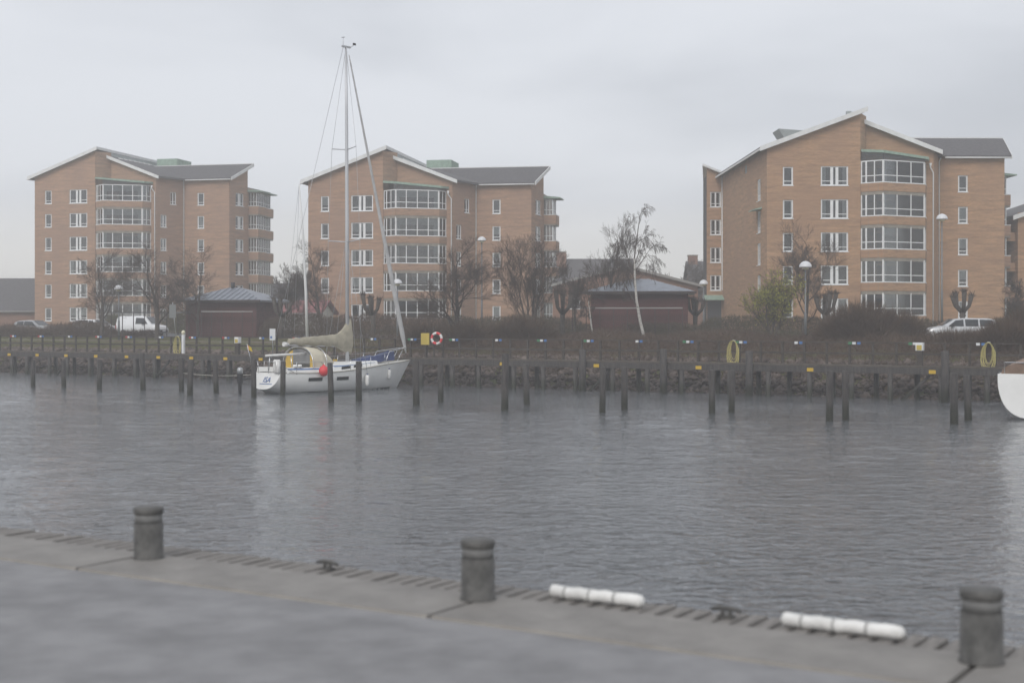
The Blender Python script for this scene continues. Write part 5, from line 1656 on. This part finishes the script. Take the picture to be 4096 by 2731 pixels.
o = link('foliage', np_mesh('foliage', lv, lf), M['leaf'], root); o['kind'] = 'stuff'

# pollarded trees: stumpy limbs ending in fists
def pollard(label, px, d, ytop, seed, limbs=4):
    rg = random.Random(seed); c = P(px, d); g = ground_at(c); H = CAM_Z + (1285-ytop)*d/F - g
    root = thing('pollarded_tree', label, 'tree', (c.x, c.y, g), 0, 'pollarded trees on the far bank')
    hT = H*.55
    MB().tube([(0, 0, -.1), (rg.uniform(-.05, .05), 0, hT*.5), (0, 0, hT)], [.20, .16, .18], 9).build('trunk', M['bark'], root)
    sh = []
    for k in range(limbs):
        a = 6.283*k/limbs + rg.uniform(-.3, .3); w = rg.uniform(.45, .85)
        e = Vector((math.cos(a)*w, math.sin(a)*w, hT+(H-hT)*rg.uniform(.55, .8)))
        m_ = Vector((math.cos(a)*w*.75, math.sin(a)*w*.75, hT+(H-hT)*.2))
        MB().tube([(0, 0, hT-.15), m_, e, e+Vector((0, 0, .12))], [.14, .12, .17, .06], 8).build('limb', M['bark'], root)
        for i in range(60):
            dd = Vector((rg.gauss(0, .5), rg.gauss(0, .5), abs(rg.gauss(.7, .4)))).normalized(); L = rg.uniform(.15, .5)*(H-hT)*.6
            q = e+Vector((rg.uniform(-.12, .12), rg.uniform(-.12, .12), 0))
            sh.append((*q, *(q+dd*L), .018, .007))
    tag(link('shoots', seg_mesh('shoots', sh, 3), M['twig'], root), kind='stuff')
pollard('knobbly pollarded tree at the right corner of the left red shed', 1125, 112, 1180, 1)
pollard('dark pollarded tree in front of the middle block, right of the mast', 1490, 104, 1165, 2)
pollard('dark pollarded tree at the right corner of the middle block', 2250, 97, 1150, 3)
pollard('pollarded tree between the right red shed and the entrance canopy', 2782, 106, 1180, 4)
pollard('pollarded tree in front of the right block ground floor, left of bushes', 3300, 96, 1160, 5)
pollard('pollarded tree rising above the silver estate car', 3850, 95, 1150, 6)

def blades(rg, base, up_dir, length, width):
    """triangular twigs: base (n,3), up_dir (n,3) unit, length (n,), width (n,)"""
    n = len(base)
    sd = np.cross(up_dir, rg.normal(0, 1, (n, 3))); sd /= np.maximum(np.linalg.norm(sd, axis=1, keepdims=True), 1e-6)
    v = np.stack([base - sd*width[:, None]/2, base + sd*width[:, None]/2, base + up_dir*length[:, None]], 1).reshape(-1, 3)
    return v, np.arange(3*n).reshape(-1, 3)
M['hedge_b'] = mat('bare_hedge_twigs', (0.078, 0.050, 0.037), 0.95, col2=(0.115, 0.078, 0.05), vscale=1.2)
M['hedge_g'] = mat('clipped_green_hedge', (0.095, 0.095, 0.030), 0.9, col2=(0.07, 0.055, 0.035), vscale=1.5)
M['hedge_o'] = mat('olive_hedge', (0.085, 0.075, 0.035), 0.9, col2=(0.075, 0.055, 0.04), vscale=1.2)
def hedge(label, pxa, pxb, s, h, w, m_, seed, rough=.12, name='hedge', rag=.0):
    rg = np.random.default_rng(seed)
    a = on_s(pxa, s); b = on_s(pxb, s); L = (b-a).length; g = (ground_at(a)+ground_at(b))/2
    c = (a+b)/2; rz = math.atan2(b.y-a.y, b.x-a.x)
    n = int(min(42000, 900*L*h))
    x = rg.uniform(-L/2, L/2, n); y = rg.uniform(-w/2, w/2, n)
    prof = h*(1 + rough*(np.sin(x*.9+seed)+.6*np.sin(x*2.3+1.7*seed)+.4*np.sin(x*5.1)))
    ed = np.clip((L/2-np.abs(x))/.8, 0, 1)**.5
    prof *= (.45+.55*ed)*np.sqrt(np.clip(1-(np.abs(y)/(w/2))**3, .05, 1))
    z = prof*rg.uniform(0, 1, n)**.6
    ud = np.stack([rg.normal(0, .5, n), rg.normal(0, .5, n), np.abs(rg.normal(.8, .4, n))], 1); ud /= np.linalg.norm(ud, axis=1, keepdims=True)
    v, f = blades(rg, np.stack([x, y, z-.1], 1), ud, rg.uniform(.10, .32+rag, n), rg.uniform(.02, .045, n))
    o = link(name, np_mesh(name, v, f), m_, None, (c.x, c.y, g), rz)
    tag(o, label, 'hedge' if name == 'hedge' else 'bush')
hedge('bare brown hedge left of the lamp, hiding the white car', 185, 455, 84, 1.3, 2.2, M['hedge_b'], 1, rag=.2)
hedge('low bare brown hedge directly in front of the white van', 440, 625, 84, .68, 2.0, M['hedge_b'], 12, rag=.15)
hedge('dark bare bushes at the far left by the grey hatchback', -60, 185, 82.5, 1.0, 2.0, M['hedge_b'], 2, name='bush', rag=.25)
hedge('small green clipped hedge behind the roof of the van', 425, 490, 97, 2.1, 1.5, M['hedge_g'], 3)
hedge('rounded green hedge right of the white van', 655, 800, 97.5, 2.25, 2.0, M['hedge_g'], 4)
hedge('long bare clipped hedge in front of the left red shed', 790, 1115, 90, 1.5, 1.6, M['hedge_b'], 5, rough=.05)
hedge('long tall bare hedge in front of the middle apartment block', 1060, 1790, 87, 1.95, 2.0, M['hedge_b'], 6, rough=.07)
hedge('olive-brown hedge along the middle block, right of the dark tree', 1760, 2330, 92, 1.75, 1.8, M['hedge_o'], 7, rough=.06)
hedge('olive hedge in front of the right-hand red shed', 2300, 2830, 92, 1.25, 1.8, M['hedge_o'], 8, rough=.05)
hedge('olive hedge along the foot of the right apartment block', 2800, 3420, 95, 1.65, 1.8, M['hedge_o'], 9, rough=.05)
hedge('green-brown hedge under the bay windows of the right block', 3400, 4140, 98, 1.3, 1.8, M['hedge_o'], 10, rough=.05)
def bush(label, px, s, h, w, seed, m_='hedge_b'):
    rg = np.random.default_rng(seed+100); c = on_s(px, s); g = ground_at(c)
    n = int(5200*h*w/3)
    th = rg.uniform(0, 6.283, n); ph = rg.uniform(0, 1, n); r = rg.uniform(0, 1, n)**.45
    lob = 1 + .22*np.sin(3*th+seed) + .15*np.sin(5*th+2*seed)
    el = np.arcsin(ph)
    x = w/2*r*np.cos(el)*np.cos(th)*lob; y = w/2*r*np.cos(el)*np.sin(th)*lob; z = h*.85*r*np.sin(el)*(1+.15*np.sin(4*th+seed))
    d = np.stack([x/(w/2), y/(w/2), z/h+.6], 1) + rg.normal(0, .25, (n, 3)); d /= np.linalg.norm(d, axis=1, keepdims=True)
    v, f = blades(rg, np.stack([x, y, z-.1], 1), d, rg.uniform(.2, .75, n), rg.uniform(.018, .035, n))
    tag(link('bush', np_mesh('bush', v, f), M[m_], None, (c.x, c.y, g)), label, 'bush', 'bare bushes on the far bank')
bush('large dark bare bush above the pier, right of the life ring', 1880, 74.5, 1.7, 4.2, 1)
bush('bare bush beside the life ring station behind the sailboat bow', 1700, 76.0, 1.4, 3.0, 2)
bush('broad bare bush below the right end of the middle block', 2090, 76.5, 1.9, 4.4, 3)
bush('tall brown bare bush in front of the right block bays, leftmost of two', 3440, 80, 2.7, 5.0, 4)
bush('tall brown bare bush in front of the right block bays, nearest the silver car', 3590, 81, 2.2, 3.6, 5)
bush('brown bare bush below the silver estate car', 3830, 76, 1.0, 4.5, 6)
bush('brown bare bush near the right picture edge', 4010, 75, 1.7, 3.6, 7)
bush('brown bare bush at the very right edge of the picture', 4110, 77.5, 2.2, 3.5, 8)
bush('round dark evergreen bush beside the edge block', 4080, 100, 2.6, 2.4, 9, 'hedge_o')

# thicket that covers the bank between the pier and the hedges on the right
rg = np.random.default_rng(77)
NT = 150000
tT = rg.uniform(-60, -6, NT); sT = rg.uniform(68.8, 91, NT)
keep = (sT > 71) | (rg.uniform(0, 1, NT) < .5)
keep &= rg.uniform(0, 1, NT) < np.clip((tT+62)/14, 0, 1)
tT, sT = tT[keep], sT[keep]; n = len(tT)
hgt = .45 + .22*np.sin(tT*.7+sT*.4) + .16*np.sin(tT*1.9-sT*1.1)
zT = np.interp(sT, [g_[0] for g_ in GP[1:-1]], [g_[1] for g_ in GP[1:-1]])
bz_ = zT + np.clip(hgt, .05, 1)*rg.uniform(0, 1, n)
ud = np.stack([rg.normal(0, .6, n), rg.normal(0, .6, n), np.abs(rg.normal(.8, .4, n))], 1); ud /= np.linalg.norm(ud, axis=1, keepdims=True)
v, f = blades(rg, np.stack([tT*E1.x+sT*E2.x, tT*E1.y+sT*E2.y, bz_], 1), ud, rg.uniform(.15, .5, n), rg.uniform(.018, .04, n))
M['thicket'] = mat('bare_thicket', (0.080, 0.050, 0.038), 0.95, col2=(0.105, 0.072, 0.046), vscale=.5)
tag(link('thicket', np_mesh('thicket', v, f), M['thicket']), 'low brown leafless thicket covering the bank behind the pier', 'undergrowth', kind='stuff')
# short grass blades along the bank and the path
rg = np.random.default_rng(78)
n = 70000
tG = rg.uniform(-105, -45, n); sG = np.where(rg.uniform(0, 1, n) < .5, rg.uniform(70.8, 75.2, n), rg.uniform(77.6, 86, n))
zG = np.interp(sG, [g_[0] for g_ in GP[1:-1]], [g_[1] for g_ in GP[1:-1]])
ud = np.stack([rg.normal(0, .4, n), rg.normal(0, .4, n), np.ones(n)], 1); ud /= np.linalg.norm(ud, axis=1, keepdims=True)
v, f = blades(rg, np.stack([tG*E1.x+sG*E2.x, tG*E1.y+sG*E2.y, zG], 1), ud, rg.uniform(.05, .14, n), rg.uniform(.02, .04, n))
M['blade'] = mat('grass_blades', (0.12, 0.135, 0.045), .9, col2=(0.13, 0.11, 0.055), vscale=.6)
tag(link('grass', np_mesh('grass', v, f), M['blade']), 'short wet grass along the path behind the pier', 'grass', kind='stuff')

# ================================================================== HAZE
hz = MB().hexa([Q(-845, -65, -3.2), Q(845, -65, -3.2), Q(845, 885, -3.2), Q(-845, 885, -3.2)], [Q(-845, -65, 26), Q(845, -65, 26), Q(845, 885, 26), Q(-845, 885, 26)])
hm_ = bpy.data.materials.new('drizzle_haze'); hm_.use_nodes = True
t_ = hm_.node_tree
for n_ in list(t_.nodes):
    if n_.type != 'OUTPUT_MATERIAL': t_.nodes.remove(n_)
o_ = [n_ for n_ in t_.nodes if n_.type == 'OUTPUT_MATERIAL'][0]
pv = t_.nodes.new('ShaderNodeVolumePrincipled')
pv.inputs['Color'].default_value = (0.975, 0.98, 0.99, 1)
pv.inputs['Density'].default_value = 0.0017
pv.inputs['Anisotropy'].default_value = 0.0
t_.links.new(pv.outputs['Volume'], o_.inputs['Volume'])
tag(hz.build('haze', hm_), kind='stuff', label='even pale drizzle haze over the canal', cat='haze')
